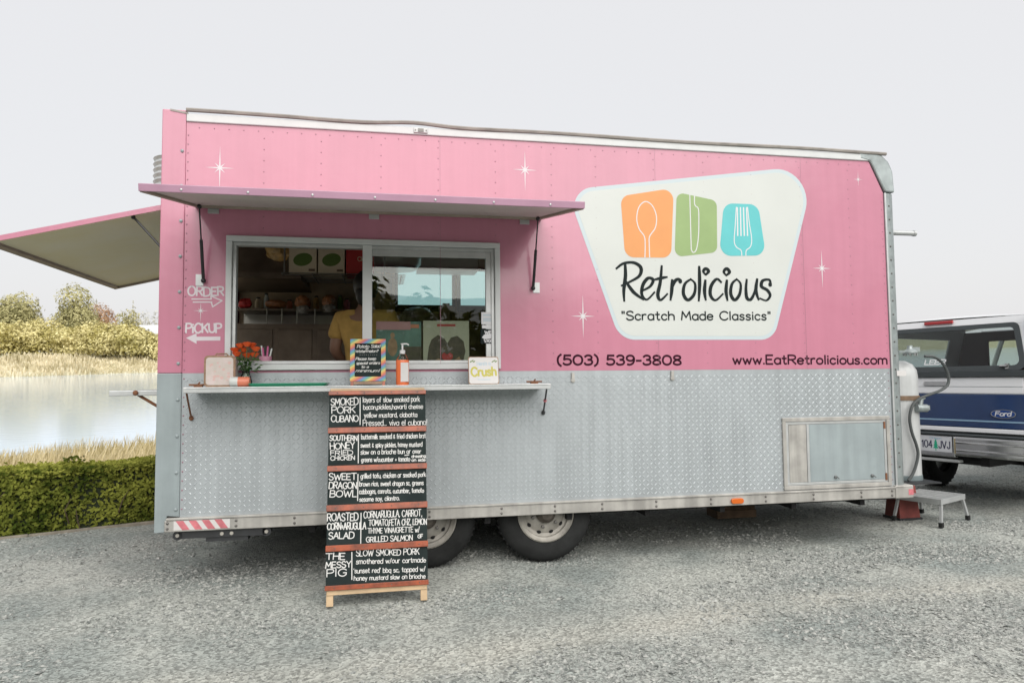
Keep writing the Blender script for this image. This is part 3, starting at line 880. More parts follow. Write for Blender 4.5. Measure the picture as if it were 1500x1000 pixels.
while x < 4.5:
    L = 2.2
    mb = MB(); mb.box(x, x + L - 0.006, -0.015, 0.025, -0.06, 0.022 + random.uniform(-.004, .004)); mb.obj('board', 'edging', edge, bevel=0.004)
    x += L

# dry grass on the bank behind the hedge (world frame)
def grass(n):
    s = 0.9 + 13.5 * rng.uniform(0, 1, n) ** 0.9
    t = rng.uniform(-14, 7, n)
    x = H0[0] + HN[0] * s + HT[0] * t; y = H0[1] + HN[1] * s + HT[1] * t
    z = terr_z(x, y)
    ok = z > WATER_Z - 0.12
    x, y, z = x[ok], y[ok], z[ok]; n = len(x)
    cl = np.array([mnoise.noise(Vector((a * 0.5, b * 0.5, 3.3))) for a, b in zip(x, y)])
    h = (0.42 + 0.28 * cl) * rng.uniform(0.6, 1.3, n)
    a = rng.uniform(0, 2 * np.pi, n); lean = rng.uniform(0.1, 0.5, n) * h
    wv = rng.uniform(0.006, 0.013, n)
    dx, dy = np.cos(a), np.sin(a)
    w = np.stack([-dy * wv, dx * wv, 0 * wv], 1)
    p0 = np.stack([x, y, z - 0.03], 1)
    p1 = p0 + np.stack([dx * lean * 0.35 + 0.05 * h, dy * lean * 0.35, h * 0.6], 1)
    p2 = p0 + np.stack([dx * lean + 0.14 * h, dy * lean, h], 1)
    q1 = np.stack([p0 - w, p0 + w, p1 + w * 0.8, p1 - w * 0.8], 1)
    q2 = np.stack([p1 - w * 0.8, p1 + w * 0.8, p2 + w * 0.15, p2 - w * 0.15], 1)
    return np.concatenate([q1, q2]).reshape(-1, 3)
gr = npmesh('dry_grass', grass(90000), 4, 'straw', kind='stuff')
gr['label'] = 'tall dry straw coloured grass on the pond bank'
def tufts(n):
    sft = rng.uniform(64.5, 72, n); t = rng.uniform(-45, 30, n)
    x = H0[0] + HN[0] * sft + HT[0] * t; y = H0[1] + HN[1] * sft + HT[1] * t
    z = terr_z(x, y); h = rng.uniform(0.15, 0.5, n) * (1.0 + 0.6 * np.sin(t * 0.9) * np.sin(t * 0.37)); a = rng.uniform(0, 6.28, n)
    p = np.stack([x, y, z - 0.05], 1); w = np.stack([np.cos(a) * 0.12, np.sin(a) * 0.12, 0 * a], 1); tp = p + np.stack([np.cos(a + 1) * 0.15 * h, np.sin(a + 1) * 0.15 * h, h + 0.05], 1)
    return np.stack([p - w, p + w, tp + w * 0.3, tp - w * 0.3], 1).reshape(-1, 3)
gf = npmesh('far_bank_grass', tufts(16000), 4, 'sunlitstraw', kind='stuff')
gf['label'] = 'dry grass tufts along the far shore, sunlight put into their pale colour'

# trees and bushes on the far bank (world frame, placed by direction and distance)
def wdir(px):
    d = FH + rt * (px - 750) / 1000.0
    return d[:2]
def wpos(px, dist):
    d = wdir(px); p = CAM[:2] + d * dist
    return float(p[0]), float(p[1])

def crown(n, lobes, size):
    """leaf-sized faces through a cluster of lobes: (x, y, z, rx, ry, rz)"""
    L = []
    vol = np.array([l[3] * l[4] * l[5] for l in lobes]) ** 0.8; vol = vol / vol.sum()
    for l, v in zip(lobes, vol):
        k = max(20, int(n * v))
        d = rng.normal(0, 1, (k, 3)); d /= np.linalg.norm(d, axis=1)[:, None]
        r_ = rng.uniform(0.62, 1.0, k) ** 0.5 * (1 + rng.normal(0, 0.08, k))
        p = d * r_[:, None] * np.array(l[3:6]) + np.array(l[:3])
        L.append(leaves(p, d + np.array([0, 0, 0.3]), size, 0.38))
    return np.concatenate(L)

def plant(name, label, cat, px, dist, h, wd, mt, n, group=None, leaf=0.13, trunk=0.12, shape='round', lob=9):
    x, y = wpos(px, dist)
    z = float(terr_z(np.array(x), np.array(y)))
    t = thing(name, label, cat, (x, y, z - 0.05), random.uniform(0, 6.28), group, lot=False)
    lobes = []
    if shape == 'cone':
        for k in range(8):
            f_ = k / 7
            lobes.append((random.uniform(-.1, .1), random.uniform(-.1, .1), h * (0.15 + 0.82 * f_), wd / 2 * (1.02 - f_) + 0.05, wd / 2 * (1.02 - f_) + 0.05, h * 0.10))
    else:
        for k in range(lob):
            a = random.uniform(0, 6.28); r_ = random.uniform(0.1, 0.62) * wd / 2
            zz = h * random.uniform(0.28, 0.80) if shape == 'bush' else h * random.uniform(0.36, 0.84)
            q = random.uniform(0.36, 0.52) * (1.15 - 0.4 * abs(zz / h - 0.5))
            lobes.append((math.cos(a) * r_, math.sin(a) * r_, zz, wd * q * 0.75, wd * q * 0.75, h * 0.24))
        lobes.append((0, 0, h * 0.5, wd * 0.38, wd * 0.38, h * 0.40))
        if shape == 'bush':
            lobes.append((0, 0, h * 0.25, wd * 0.42, wd * 0.42, h * 0.25))
    mb = MB()
    mb.tube([(0, 0, -0.1), (0.03, 0.02, h * 0.3), (0, 0.05, h * 0.7)], [trunk, trunk * 0.8, trunk * 0.3], 7)
    for k in range(5):
        a = k * 1.3
        mb.tube([(0, 0.02, h * (0.2 + 0.08 * k)), (math.cos(a) * wd * 0.16, math.sin(a) * wd * 0.16, h * (0.36 + 0.08 * k)), (math.cos(a) * wd * 0.3, math.sin(a) * wd * 0.3, h * (0.48 + 0.08 * k))], [trunk * 0.5, trunk * 0.3, trunk * 0.1], 5)
    mb.obj('trunk', 'bark', t)
    npmesh('crown', crown(n, lobes, leaf), 4, mt, t)
    return t

BG = 'leafy bushes along the far bank'
bush_px = [(-40, 'at the left picture edge'), (14, 'below the big round tree at far left'), (66, 'between the two round trees'),
           (112, 'straight below the taller pointed tree'), (158, 'below the reddish tree'), (204, 'just left of the trailer corner'), (252, 'mostly behind the trailer corner')]
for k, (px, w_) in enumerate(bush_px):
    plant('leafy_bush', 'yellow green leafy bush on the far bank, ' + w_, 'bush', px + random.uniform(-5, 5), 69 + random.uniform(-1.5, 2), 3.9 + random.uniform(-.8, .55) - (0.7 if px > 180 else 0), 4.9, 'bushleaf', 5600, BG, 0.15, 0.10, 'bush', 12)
plant('round_tree', 'wide round green tree above the bushes at far left', 'tree', 22, 82, 8.3, 5.6, 'treeleaf', 7500, None, 0.17, 0.2, 'round', 12)
plant('pointed_tree', 'taller egg shaped green tree left of the open rear hatch corner', 'tree', 110, 80, 8.2, 5.0, 'treeleaf', 7500, None, 0.16, 0.2, 'round', 12)
plant('reddish_tree', 'small reddish brown tree beside the egg shaped green tree', 'tree', 150, 88, 6.4, 3.6, 'redleaf', 2200, None, 0.15, 0.15)
plant('small_tree', 'small rounded green tree left of the pale building', 'tree', 187, 100, 6.2, 3.2, 'treeleaf', 1500, None, 0.17, 0.15)
for px, d_, h_, w_ in ((57, 130, 9.6, 'between the two round trees'), (142, 150, 10.5, 'behind the reddish tree'), (196, 170, 11.5, 'above the small rounded tree')):
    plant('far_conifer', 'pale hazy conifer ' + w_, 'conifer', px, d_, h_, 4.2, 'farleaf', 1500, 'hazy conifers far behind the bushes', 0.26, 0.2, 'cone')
# the far wood reads as one mass
L = []
for k in range(120):
    px = -150 + k * 5.2 + random.uniform(-3, 3); d_ = random.uniform(210, 260)
    x, y = wpos(px, d_); z = float(terr_z(np.array(x), np.array(y)))
    h = random.uniform(6, 9) + (4.5 if 200 < px < 330 else 0) * random.uniform(0.5, 1)
    L.append(crown(240, [(x, y, z + h * 0.35, 2.6, 2.6, h * 0.4), (x, y, z + h * 0.75, 1.3, 1.3, h * 0.3)], 0.4))
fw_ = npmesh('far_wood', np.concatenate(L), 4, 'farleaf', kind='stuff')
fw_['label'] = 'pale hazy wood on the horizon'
def farhall(px, d_, wd, h, label):
    x, y = wpos(px, d_); z = float(terr_z(np.array(x), np.array(y)))
    t = thing('farm_hall', label, 'building', (x, y, z), -YAW, lot=False)
    MB().box(-wd / 2, wd / 2, 0, 8, -0.3, h * 0.62).obj('wall', 'cream', t)
    mb = MB(); mb.add([(-wd / 2 - .3, -.3, h * .6), (wd / 2 + .3, -.3, h * .6), (wd / 2 + .3, 4, h), (-wd / 2 - .3, 4, h), (wd / 2 + .3, 8.3, h * .6), (-wd / 2 - .3, 8.3, h * .6)], [(0, 1, 2, 3), (3, 2, 4, 5)])
    mb.obj('roof', 'whiteframe', t)
farhall(216, 120, 9, 4.6, 'long low white farm building seen just left of the trailer')
farhall(74, 125, 5, 5.0, 'small white farm building between the two round trees')

# unseen wood added to shade the low sky and show in paint and glass
L = []
for k in range(46):
    a = -1.25 + 2.5 * k / 45 + random.uniform(-.03, .03); d_ = random.uniform(24, 32)
    b_ = math.atan2(-FH[0], -FH[1]) + a
    x, y = CAM[0] + math.sin(b_) * d_, CAM[1] + math.cos(b_) * d_
    z = float(lot_z(x, y)); h = random.uniform(4.5, 7.0)
    L.append(crown(420, [(x, y, z + h * 0.35, 2.2, 2.2, h * 0.36), (x + random.uniform(-1, 1), y, z + h * 0.7, 1.6, 1.6, h * 0.3)], 0.42))
bw_ = npmesh('unseen_shade_wood', np.concatenate(L), 4, 'hedgeleaf', kind='stuff')
bw_['label'] = 'unseen belt of green trees added behind the viewer for shade and reflections'

# ================================================================== TRAILER
T = thing('food_trailer', 'pink and silver food trailer with open serving hatch and retro logo', 'food trailer')
U1 = 5.2694; ZT = 3.05; ZM = 1.377; ZB = 0.3606; RT = 0.445; UL = -0.15; UR = 5.40; D = 2.40
wx0, wx1, wz0, wz1 = 0.267, 2.107, 1.405, 2.288
ch0 = uz(1272, 237); ch1 = uz(1293.6, 283)
mb = MB()
mb.box(0, wx0, 0, 0.05, ZM, ZT); mb.box(wx0, wx1, 0, 0.05, wz1, ZT); mb.box(wx0, wx1, 0, 0.05, ZM, wz0)
mb.prism([(wx1, ZM), (U1, ZM), (U1, ch1[1]), (ch0[0], ZT), (wx1, ZT)], 0, 0.05)
side = mb.obj('side_panel', 'pink', T)
mb = MB(); mb.box(0, U1, 0.001, 0.05, RT, ZM - 0.0005)
dp = mb.obj('diamond_plate', 'plate', T)
# raised lozenges of the plate
def lozenges():
    vs = []; p = 0.0305
    A = (uz(1147, 612)[0], uz(1308, 715)[0], 1.003)
    nu = int(U1 / p); nz_ = int((ZM - RT) / p)
    i, j = np.meshgrid(np.arange(1, nu), np.arange(1, nz_))
    u = i * p; z = RT + j * p
    par = (i + j) % 2
    keep = ~((u > A[0] - 0.01) & (z < A[2] + 0.01)) & (u < U1 - 0.02) & (z < ZM - 0.02)
    u, z, par = u[keep], z[keep], par[keep]
    ang = np.where(par == 0, R(45), R(-45))
    l, w, h = 0.0160, 0.0044, 0.0020
    c, s = np.cos(ang), np.sin(ang)
    def pt(a, b, y):
        return np.stack([u + a * c - b * s, np.full_like(u, y), z + a * s + b * c], 1)
    a0, a1, b0, b1 = pt(-l, 0, 0.0008), pt(l, 0, 0.0008), pt(0, -w, 0.0008), pt(0, w, 0.0008)
    t0, t1 = pt(-l * 0.45, 0, -h), pt(l * 0.45, 0, -h)
    q = [np.stack([a0, b0, t0, t0], 1), np.stack([b0, t1, t0, t0], 1), np.stack([b0, a1, t1, t1], 1), np.stack([a1, b1, t1, t1], 1), np.stack([b1, t0, t1, t1], 1), np.stack([b1, a0, t0, t0], 1)]
    return np.concatenate([x[:, :3] for x in q]).reshape(-1, 3)
npmesh('tread', lozenges(), 3, 'tread', dp, kind='stuff')

# corner post on the left
mb = MB(); mb.box(UL, -0.001, -0.008, 0.12, ZM, 3.128); mb.obj('corner_post', 'pink', T, bevel=0.006)
mb = MB(); mb.prism([(UL, 0.355), (-0.085, 0.357), (-0.075, 0.46), (-0.001, 0.452), (-0.001, ZM - 0.0005), (UL, ZM - 0.0005)], -0.008, 0.12)
mb.obj('corner_post', 'cornergrey', T, bevel=0.005, label='grey painted lower part of the corner post')
# bent scrap of flashing on top of the post
mb = MB(); mb.obox((-0.10, -0.012, 3.118), (0.11, 0, -0.018), (0, 0.03, 0), (0, 0, 0.012)); mb.obj('flashing', 'lip', T)

# roof and rails
mb = MB(); mb.box(0, 5.20, -0.012, 0.04, ZT + 0.001, 3.105); mb.obj('roof_rail', 'whiteframe', T, bevel=0.006)
mb = MB()
pts = []
for k in range(61):
    u = 0.0 + 5.30 * k / 60
    bumpz = 0.022 * math.exp(-((u - 1.5) / 0.22) ** 2) + 0.004 * math.sin(u * 3.1) + (0.012 if u < 0.9 else 0) * (1 - u / 0.9)
    pts.append((u, -0.012, 3.117 + bumpz))
mb.tube(pts, 0.014, 6); mb.obj('roof_lip', 'lip', T)
mb = MB(); mb.box(0.001, 5.24, 0.04, D, 3.06, 3.11); mb.obj('roof', 'whiteframe', T)
mb = MB(); mb.box(1.50, 1.60, -0.022, -0.012, 3.062, 3.098); lamp = mb.obj('roof_lamp_base', 'whiteframe', T, bevel=0.006)
mb = MB()
for a in (1.512, 1.588): mb.tube([(a, -0.026, 3.08), (a, -0.02, 3.08)], 0.005, 8)
mb.box(1.53, 1.57, -0.026, -0.021, 3.07, 3.092); mb.obj('screws', 'bolt', lamp, kind='stuff')

# bottom rail
mb = MB(); mb.box(-0.085, UR - 0.02, -0.022, 0.05, ZB, RT - 0.012); mb.obj('bottom_rail', 'dirtyalu', T, bevel=0.004)
mb = MB(); mb.box(-0.075, UR - 0.01, -0.030, 0.05, RT - 0.010, RT + 0.004); mb.obj('rail_flange', 'dirtyalu', T, bevel=0.003)
mb = MB()
for px in (247, 347, 432, 629, 734, 812, 881, 960, 1040, 1120, 1190, 1260, 1305):
    u = uz(px, 750)[0]
    for z in (ZB + 0.022, ZB + 0.056):
        mb.lathe([(0.0085, 0.0), (0.0085, -0.004), (0.005, -0.008), (0.0, -0.009)], (u, -0.022, z), 'y', 8)
mb.obj('rail_bolts', 'bolt', T, kind='stuff')
a = uz(256, 760)[0]; b = uz(338, 760)[0]
mb = MB(); mb.box(a, b, -0.0235, -0.0215, ZB + 0.010, ZB + 0.070); ref = mb.obj('reflector_tape', 'refwhite', T)
for k in range(4):
    mb = MB(); x = a + 0.012 + k * (b - a - 0.03) / 4
    mb.prism([(x, ZB + 0.069), (x + 0.045, ZB + 0.069), (x + 0.085, ZB + 0.011), (x + 0.040, ZB + 0.011)], -0.0245, -0.0236)
    mb.obj('stripe', 'refred', ref)
u = uz(1077, 732)[0]
mb = MB(); mb.prism(fillet([(u - 0.05, ZB + 0.015), (u + 0.05, ZB + 0.015), (u + 0.05, ZB + 0.055), (u - 0.05, ZB + 0.055)], 0.018), -0.040, -0.022)
mb.obj('marker_lamp', 'amber', T, bevel=0.004)

# front corner: rounded upright, cast cap
prof = [(U1 + 0.001, -0.006)] + [(U1 + 0.03 + 0.10 * math.sin(a), 0.094 - 0.10 * math.cos(a)) for a in [k * math.pi / 2 / 8 for k in range(9)]] + [(UR - 0.002, 0.14), (U1 + 0.001, 0.14)]
mb = MB(); mb.zprism(prof, RT + 0.004, ch1[1] - 0.002); mb.obj('front_corner_post', 'galv', T)
mb = MB(); mb.box(U1 + 0.002, U1 + 0.016, -0.012, -0.006, RT + 0.005, ch1[1]); mb.obj('edge_strip', 'alu', T)
cp = [uz(*p) for p in ((1258, 224), (1277, 224), (1290, 228), (1300, 238), (1306, 252), (1309, 283), (1295, 282), (1273.5, 237.5), (1258, 233))]
mb = MB(); mb.prism(cp, -0.014, 0.16); mb.obj('corner_cap', 'galv', T, bevel=0.012)
mb = MB(); mb.box(U1 - 0.02, UR + 0.012, -0.030, 0.06, ZB - 0.005, RT + 0.012); bc = mb.obj('bumper_corner', 'dirtyalu', T, bevel=0.008)
mb = MB(); mb.box(UR - 0.035, UR + 0.008, -0.0315, -0.029, ZB + 0.02, ZB + 0.065); mb.obj('reflector', 'refred', bc)
mb = MB(); z = uz(1310, 545)[1]; mb.box(U1 + 0.05, UR + 0.004, -0.012, 0.05, z - 0.03, z + 0.012); mb.obj('reflector', 'refwhite', T)
mb = MB(); p = uz(1312, 341, 0.25); mb.tube([(p[0] - 0.06, 0.25, p[1]), (p[0] + 0.17, 0.25, p[1])], 0.022, 10); mb.tube([(p[0] + 0.17, 0.25, p[1]), (p[0] + 0.19, 0.25, p[1])], 0.026, 10); mb.obj('vent_pipe', 'alu', T)

# rest of the body shell
mb = MB(); mb.box(UR - 0.05, UR, 0.145, D, ZB, 3.05); mb.obj('front_wall', 'truckwhite', T)
mb = MB(); mb.box(UL, UR, D, D + 0.05, ZB, 3.05); mb.obj('back_wall', 'pink', T)
mb = MB(); mb.box(UL, UL + 0.04, 0.121, D, ZB, 1.30); mb.box(UL, UL + 0.04, 0.121, D, 2.48, 3.05); mb.box(UL, UL + 0.04, 0.121, 0.22, 1.30, 2.48); mb.box(UL, UL + 0.04, 2.2, D, 1.30, 2.48)
mb.obj('rear_wall', 'pink', T)
mb = MB(); mb.box(-0.1, UR - 0.06, 0.06, D - 0.01, ZB + 0.03, 0.50); mb.obj('floor', 'hood', T)
mb = MB()
for y in (0.45, 1.9): mb.box(-0.1, UR + 0.3, y, y + 0.06, 0.26, ZB + 0.029)
for u in np.arange(0.2, 5.3, 0.6): mb.box(u, u + 0.04, 0.06, D, 0.30, ZB + 0.028)
mb.obj('chassis', 'black', T)

# wheels
def wheel(u, y, Rr=0.35, w=0.205):
    t = MB()
    t.lathe([(0.205, 0.03), (0.215, 0.006), (0.26, -0.004), (0.315, 0.006), (0.340, 0.028), (Rr, 0.05), (Rr, w - 0.05), (0.335, w - 0.01), (0.21, w), (0.19, w - 0.03), (0.19, 0.06), (0.205, 0.03)], (u, y, Rr), 'y', 40, cap=False)
    ty_ = t.obj('wheel', 'rubber', T)
    g_ = MB()
    for k in range(48):
        a = 2 * math.pi * k / 48
        c, s = math.cos(a), math.sin(a)
        g_.obox((u + c * (Rr - 0.006) - s * 0.008, y + 0.045, Rr + s * (Rr - 0.006) + c * 0.008), (s * 0.016, 0, -c * 0.016), (0, w - 0.09, 0), (c * 0.011, 0, s * 0.011))
    g_.obj('tread_blocks', 'rubber', ty_, kind='stuff')
    r_ = MB()
    r_.lathe([(0.210, 0.006), (0.200, -0.002), (0.190, 0.012), (0.176, 0.02), (0.172, 0.045), (0.150, 0.05), (0.128, 0.035), (0.085, 0.028), (0.07, 0.03), (0.0, 0.03)], (u, y, Rr), 'y', 40, cap=False)
    r_.obj('rim', 'rim', ty_)
    h_ = MB(); h_.lathe([(0.072, 0.03), (0.070, 0.0), (0.055, -0.02), (0.04, -0.035), (0.0, -0.038)], (u, y, Rr), 'y', 20); h_.obj('hub', 'hub', ty_)
    n_ = MB()
    for k in range(6):
        a = k * math.pi / 3 + 0.3
        n_.lathe([(0.0115, 0.03), (0.0115, 0.006), (0.0, 0.004)], (u + 0.1 * math.cos(a), y, Rr + 0.1 * math.sin(a)), 'y', 6)
    n_.obj('lug_nuts', 'bolt', ty_, kind='stuff')
    k_ = MB()
    for k in range(10):
        a = k * math.pi / 5
        k_.lathe([(0.019, 0.046), (0.0, 0.034)], (u + 0.140 * math.cos(a), y, Rr + 0.140 * math.sin(a)), 'y', 10)
    k_.obj('vent_holes', 'black', ty_, kind='stuff')
for u in (2.4494, 1.5917):
    wheel(u, 0.07)
mb = MB(); mb.tube([(1.59, 0.2, 0.35), (1.59, 2.2, 0.35)], 0.04, 8); mb.tube([(2.45, 0.2, 0.35), (2.45, 2.2, 0.35)], 0.04, 8); mb.box(1.2, 2.9, 0.3, 0.36, 0.30, 0.42)
for u in (1.59, 2.45): mb.lathe([(0.35, 0), (0.35, 0.2)], (u, 2.15, 0.35), 'y', 24)
mb.obj('axles', 'black', T)

# folded stabiliser jack and jack stand under the floor
a = uz(254, 780, 0.02)[0]; b = uz(398, 778, 0.02)[0]
mb = MB(); z = ZB - 0.028
mb.box(a + 0.03, b - 0.03, 0.0, 0.05, z - 0.022, z + 0.026); mb.lathe([(0.03, 0), (0.03, 0.05)], (a + 0.03, 0.0, z), 'y', 14); mb.lathe([(0.03, 0), (0.03, 0.05)], (b - 0.03, 0.0, z), 'y', 14)
mb.box(a + 0.20, a + 0.46, 0.01, 0.10, z - 0.05, z - 0.02)
jk = mb.obj('stabiliser_jack', 'darkmetal', T)
mb = MB()
for x in (a + 0.03, b - 0.03, a + 0.30, a + 0.36): mb.lathe([(0.012, -0.006), (0.012, 0.001)], (x, 0, z), 'y', 8)
mb.obj('jack_bolts', 'rim', jk, kind='stuff')

# stand of wood blocks under the floor
blk = thing('jack_block_stack', 'short stack of brown wood blocks under the trailer floor behind the wheels', 'wood blocks', (onY(1072, 752, 1.3)[0], 1.3, 0))
z = 0.0
for k in range(4):
    mb = MB(); mb.box(-0.20 + 0.02 * k, 0.20 - 0.015 * k, -0.10, 0.12, z, z + 0.074); mb.obj('block', 'brownwood', blk, bevel=0.004); z += 0.075

for u in (uz(642, 300)[0], uz(958, 300)[0], uz(1172, 300)[0]):
    mb = MB(); mb.box(u + .012, u + .0145, -.0008, -.0001, ZM + .002, ZT - .002); mb.obj('panel_seam', 'rivet', T)
# rivets: columns over the ribs and a row along the top
mb = MB()
def rivet(u, z, r_=0.0048):
    vs = [(u, -0.0035, z)] + [(u + r_ * math.cos(k * math.pi / 3), 0.0, z + r_ * math.sin(k * math.pi / 3)) for k in range(6)]
    mb.add(vs, [(0, (k + 1) % 6 + 1, k + 1) for k in range(6)])
cols = [uz(p, 300)[0] for p in (386, 470, 558, 642, 726, 808, 873, 958, 1031, 1101, 1172, 1243)]
for u in cols:
    for z in np.arange(ZM + 0.05, ZT - 0.03, 0.077):
        if wx0 - 0.06 < u < wx1 + 0.06 and wz0 - 0.06 < z < wz1 + 0.03: continue
        rivet(u, z)
for u in np.arange(0.08, 5.15, 0.094): rivet(u, ZT - 0.035)
for z in np.arange(0.5, 3.0, 0.06):
    rivet(0.012, z, 0.0055)
    if z < 2.75: rivet(U1 - 0.02, z)
mb.obj('rivets', 'rivet', T, kind='stuff')
mb = MB()
for k, z in enumerate(np.arange(0.5, 3.0, 0.235)):
    mb.lathe([(0.011, -0.008), (0.011, -0.013), (0.006, -0.017), (0, -0.0175)], (-0.022, 0, z), 'y', 8)
mb.obj('post_bolts', 'cornergrey', T, kind='stuff')
mb = MB()
for z in np.arange(0.6, 2.7, 0.11): mb.lathe([(0.008, -0.006), (0.005, -0.011), (0, -0.012)], (U1 + 0.045, 0, z), 'y', 7)
mb.obj('post_rivets', 'bolt', T, kind='stuff')

# service window: frame, mullion, sliding sash
fr = MB()
def framerect(mb, x0, x1, z0, z1, w, y0, y1):
    mb.box(x0, x1, y0, y1, z0, z0 + w); mb.box(x0, x1, y0, y1, z1 - w, z1)
    mb.box(x0, x0 + w, y0, y1, z0 + w, z1 - w); mb.box(x1 - w, x1, y0, y1, z0 + w, z1 - w)
framerect(fr, wx0 - 0.004, wx1 + 0.004, wz0 - 0.012, wz1 + 0.004, 0.038, -0.024, 0.075)
win = fr.obj('window_frame', 'whiteframe', T, bevel=0.004)
fr = MB(); framerect(fr, wx0 + 0.036, wx1 - 0.036, wz0 + 0.028, wz1 - 0.036, 0.022, 0.0, 0.06); fr.obj('track', 'alu', win, bevel=0.002)
mx0, mx1 = uz(531, 450)[0], uz(545, 450)[0]
fr = MB(); fr.box(mx0, mx1, -0.012, 0.05, wz0 + 0.027, wz1 - 0.035); fr.obj('mullion', 'whiteframe', win, bevel=0.003)
gx1 = uz(712, 450)[0]
fr = MB(); fr.box(gx1, gx1 + 0.05, 0.012, 0.048, wz0 + 0.05, wz1 - 0.058); fr.box(mx1, gx1, 0.012, 0.048, wz1 - 0.105, wz1 - 0.058); fr.obj('sash', 'alu', win, bevel=0.003)
mb = MB(); mb.box(mx1, wx1 - 0.057, 0.020, 0.024, wz0 + 0.05, wz1 - 0.058); pane = mb.obj('window_pane', 'glass', win)

# stickers on the glass
def sticker(x0, y0, x1, y1, mt, name='sticker'):
    a = uz(x0, y0, 0.01); b = uz(x1, y1, 0.01)
    mb = MB(); mb.box(a[0], b[0], 0.009, 0.011, b[1], a[1]); return mb.obj(name, mt, pane if name == 'sticker' else T), a, b
s1, a, b = sticker(705, 457, 723, 475, 'printwhite')
ik = Ink(lambda x, z, h: (x, 0.009 - h, z)); 
for k, zz in enumerate((0.75, 0.45, 0.3)): ik.stroke([(a[0] + 0.015, b[1] + (a[1] - b[1]) * zz), (b[0] - 0.02, b[1] + (a[1] - b[1]) * zz)], 0.008)
ik.obj('print', 'crushblue', s1)
sticker(706, 476, 722, 481, 'printwhite')
s2, a, b = sticker(704, 482, 725, 503, 'ink')
ik = Ink(lambda x, z, h: (x, 0.009 - h, z))
ik.text('WE', (a[0] + 0.03, b[1] + 0.068), (b[0] - 0.025, b[1] + 0.068), 0.022, 0.007)
pts = [(a[0] + (b[0] - a[0]) * fx, b[1] + (a[1] - b[1]) * fz) for fx, fz in ((.08, .42), (.25, .62), (.5, .68), (.8, .62), (.93, .5), (.85, .36), (.55, .32), (.25, .30))]
ik.poly(pts)
ik.text('VAX', (a[0] + 0.025, b[1] + 0.008), (b[0] - 0.025, b[1] + 0.008), 0.02, 0.006)
ik.obj('print', 'printwhite', s2)

# serving hatch (awning) with struts
hz, oz, od = 2.492, 2.302, 1.062
ax0, ax1 = 0.066, 2.420
dv = np.array([0, -od, oz - hz]); nv = np.array([0, oz - hz, od]); nv = nv / np.linalg.norm(nv)   # nv: up out of the top face
if nv[2] < 0: nv = -nv
mb = MB(); mb.obox((ax0, -0.002, hz), (ax1 - ax0, 0, 0), dv, nv * 0.022); aw = mb.obj('serving_hatch', 'pink', T, bevel=0.003)
mb = MB(); mb.obox(np.array((ax0 + 0.03, -0.002, hz)) - nv * 0.003 + dv * 0.03, (ax1 - ax0 - 0.06, 0, 0), dv * 0.94, nv * 0.0028); mb.obj('lining', 'awnunder', aw)
mb = MB()
mb.obox(np.array((ax0 - 0.004, 0, hz)) + dv - nv * 0.012, (ax1 - ax0 + 0.008, 0, 0), dv * 0.012, nv * 0.040)
mb.obj('front_trim', 'pinktrim', aw, bevel=0.003)
mb = MB()
for x in (ax0 - 0.003, ax1 - 0.03): mb.obox(np.array((x, 0, hz)) - nv * 0.016, (0.033, 0, 0), dv * 0.995, nv * 0.0155)
mb.obox(np.array((ax0 + 0.031, -0.003, hz)) - nv * 0.020, (ax1 - ax0 - 0.062, 0, 0), dv * 0.045, nv * 0.019)
mb.obj('side_trim', 'hatchframe', aw, bevel=0.002)
for px in (313, 548, 768):
    p = uz(px, 305); mb = MB(); mb.box(p[0] - 0.035, p[0] + 0.035, -0.010, 0, hz - 0.055, hz - 0.022); mb.obj('hinge_plate', 'alu', aw, bevel=0.002)
mb = MB()
for k in range(7):
    x = ax0 + 0.2 + k * (ax1 - ax0 - 0.4) / 6
    q = np.array((x, 0, hz)) + dv * 1.013 + nv * 0.004; mb.ball(q, 0.007, 0.004, 0.007, 8)
mb.obj('screws', 'alu', aw, kind='stuff')
for (tx_, ty_, bx, by) in ((292, 292, 298, 411), (788, 315, 781, 422)):
    yd = -0.20
    q = onY(tx_, ty_, yd); zt_ = hz + (oz - hz) * (-yd / od) - 0.022
    top = Vector((q[0], yd, zt_)); bot = Vector((*uz(bx, by, -0.03)[:1], -0.03, uz(bx, by, -0.03)[1]))
    md = bot + (top - bot) * 0.56
    mb = MB(); mb.tube([bot, md], 0.0105, 10); mb.tube([md, top], 0.005, 8); mb.ball(bot, 0.017, 0.017, 0.017, 10); mb.ball(top, 0.016, 0.016, 0.016, 10)
    s_ = mb.obj('gas_strut', 'strut', T)
    mb = MB(); sx = -1 if tx_ < 500 else 1
    mb.box(bot.x + sx * 0.030 - 0.024, bot.x + sx * 0.030 + 0.024, -0.006, 0.0, bot.z - 0.03, bot.z + 0.045); mb.tube([bot, (bot.x, 0, bot.z)], 0.006, 6); mb.obj('bracket', 'alu', s_)

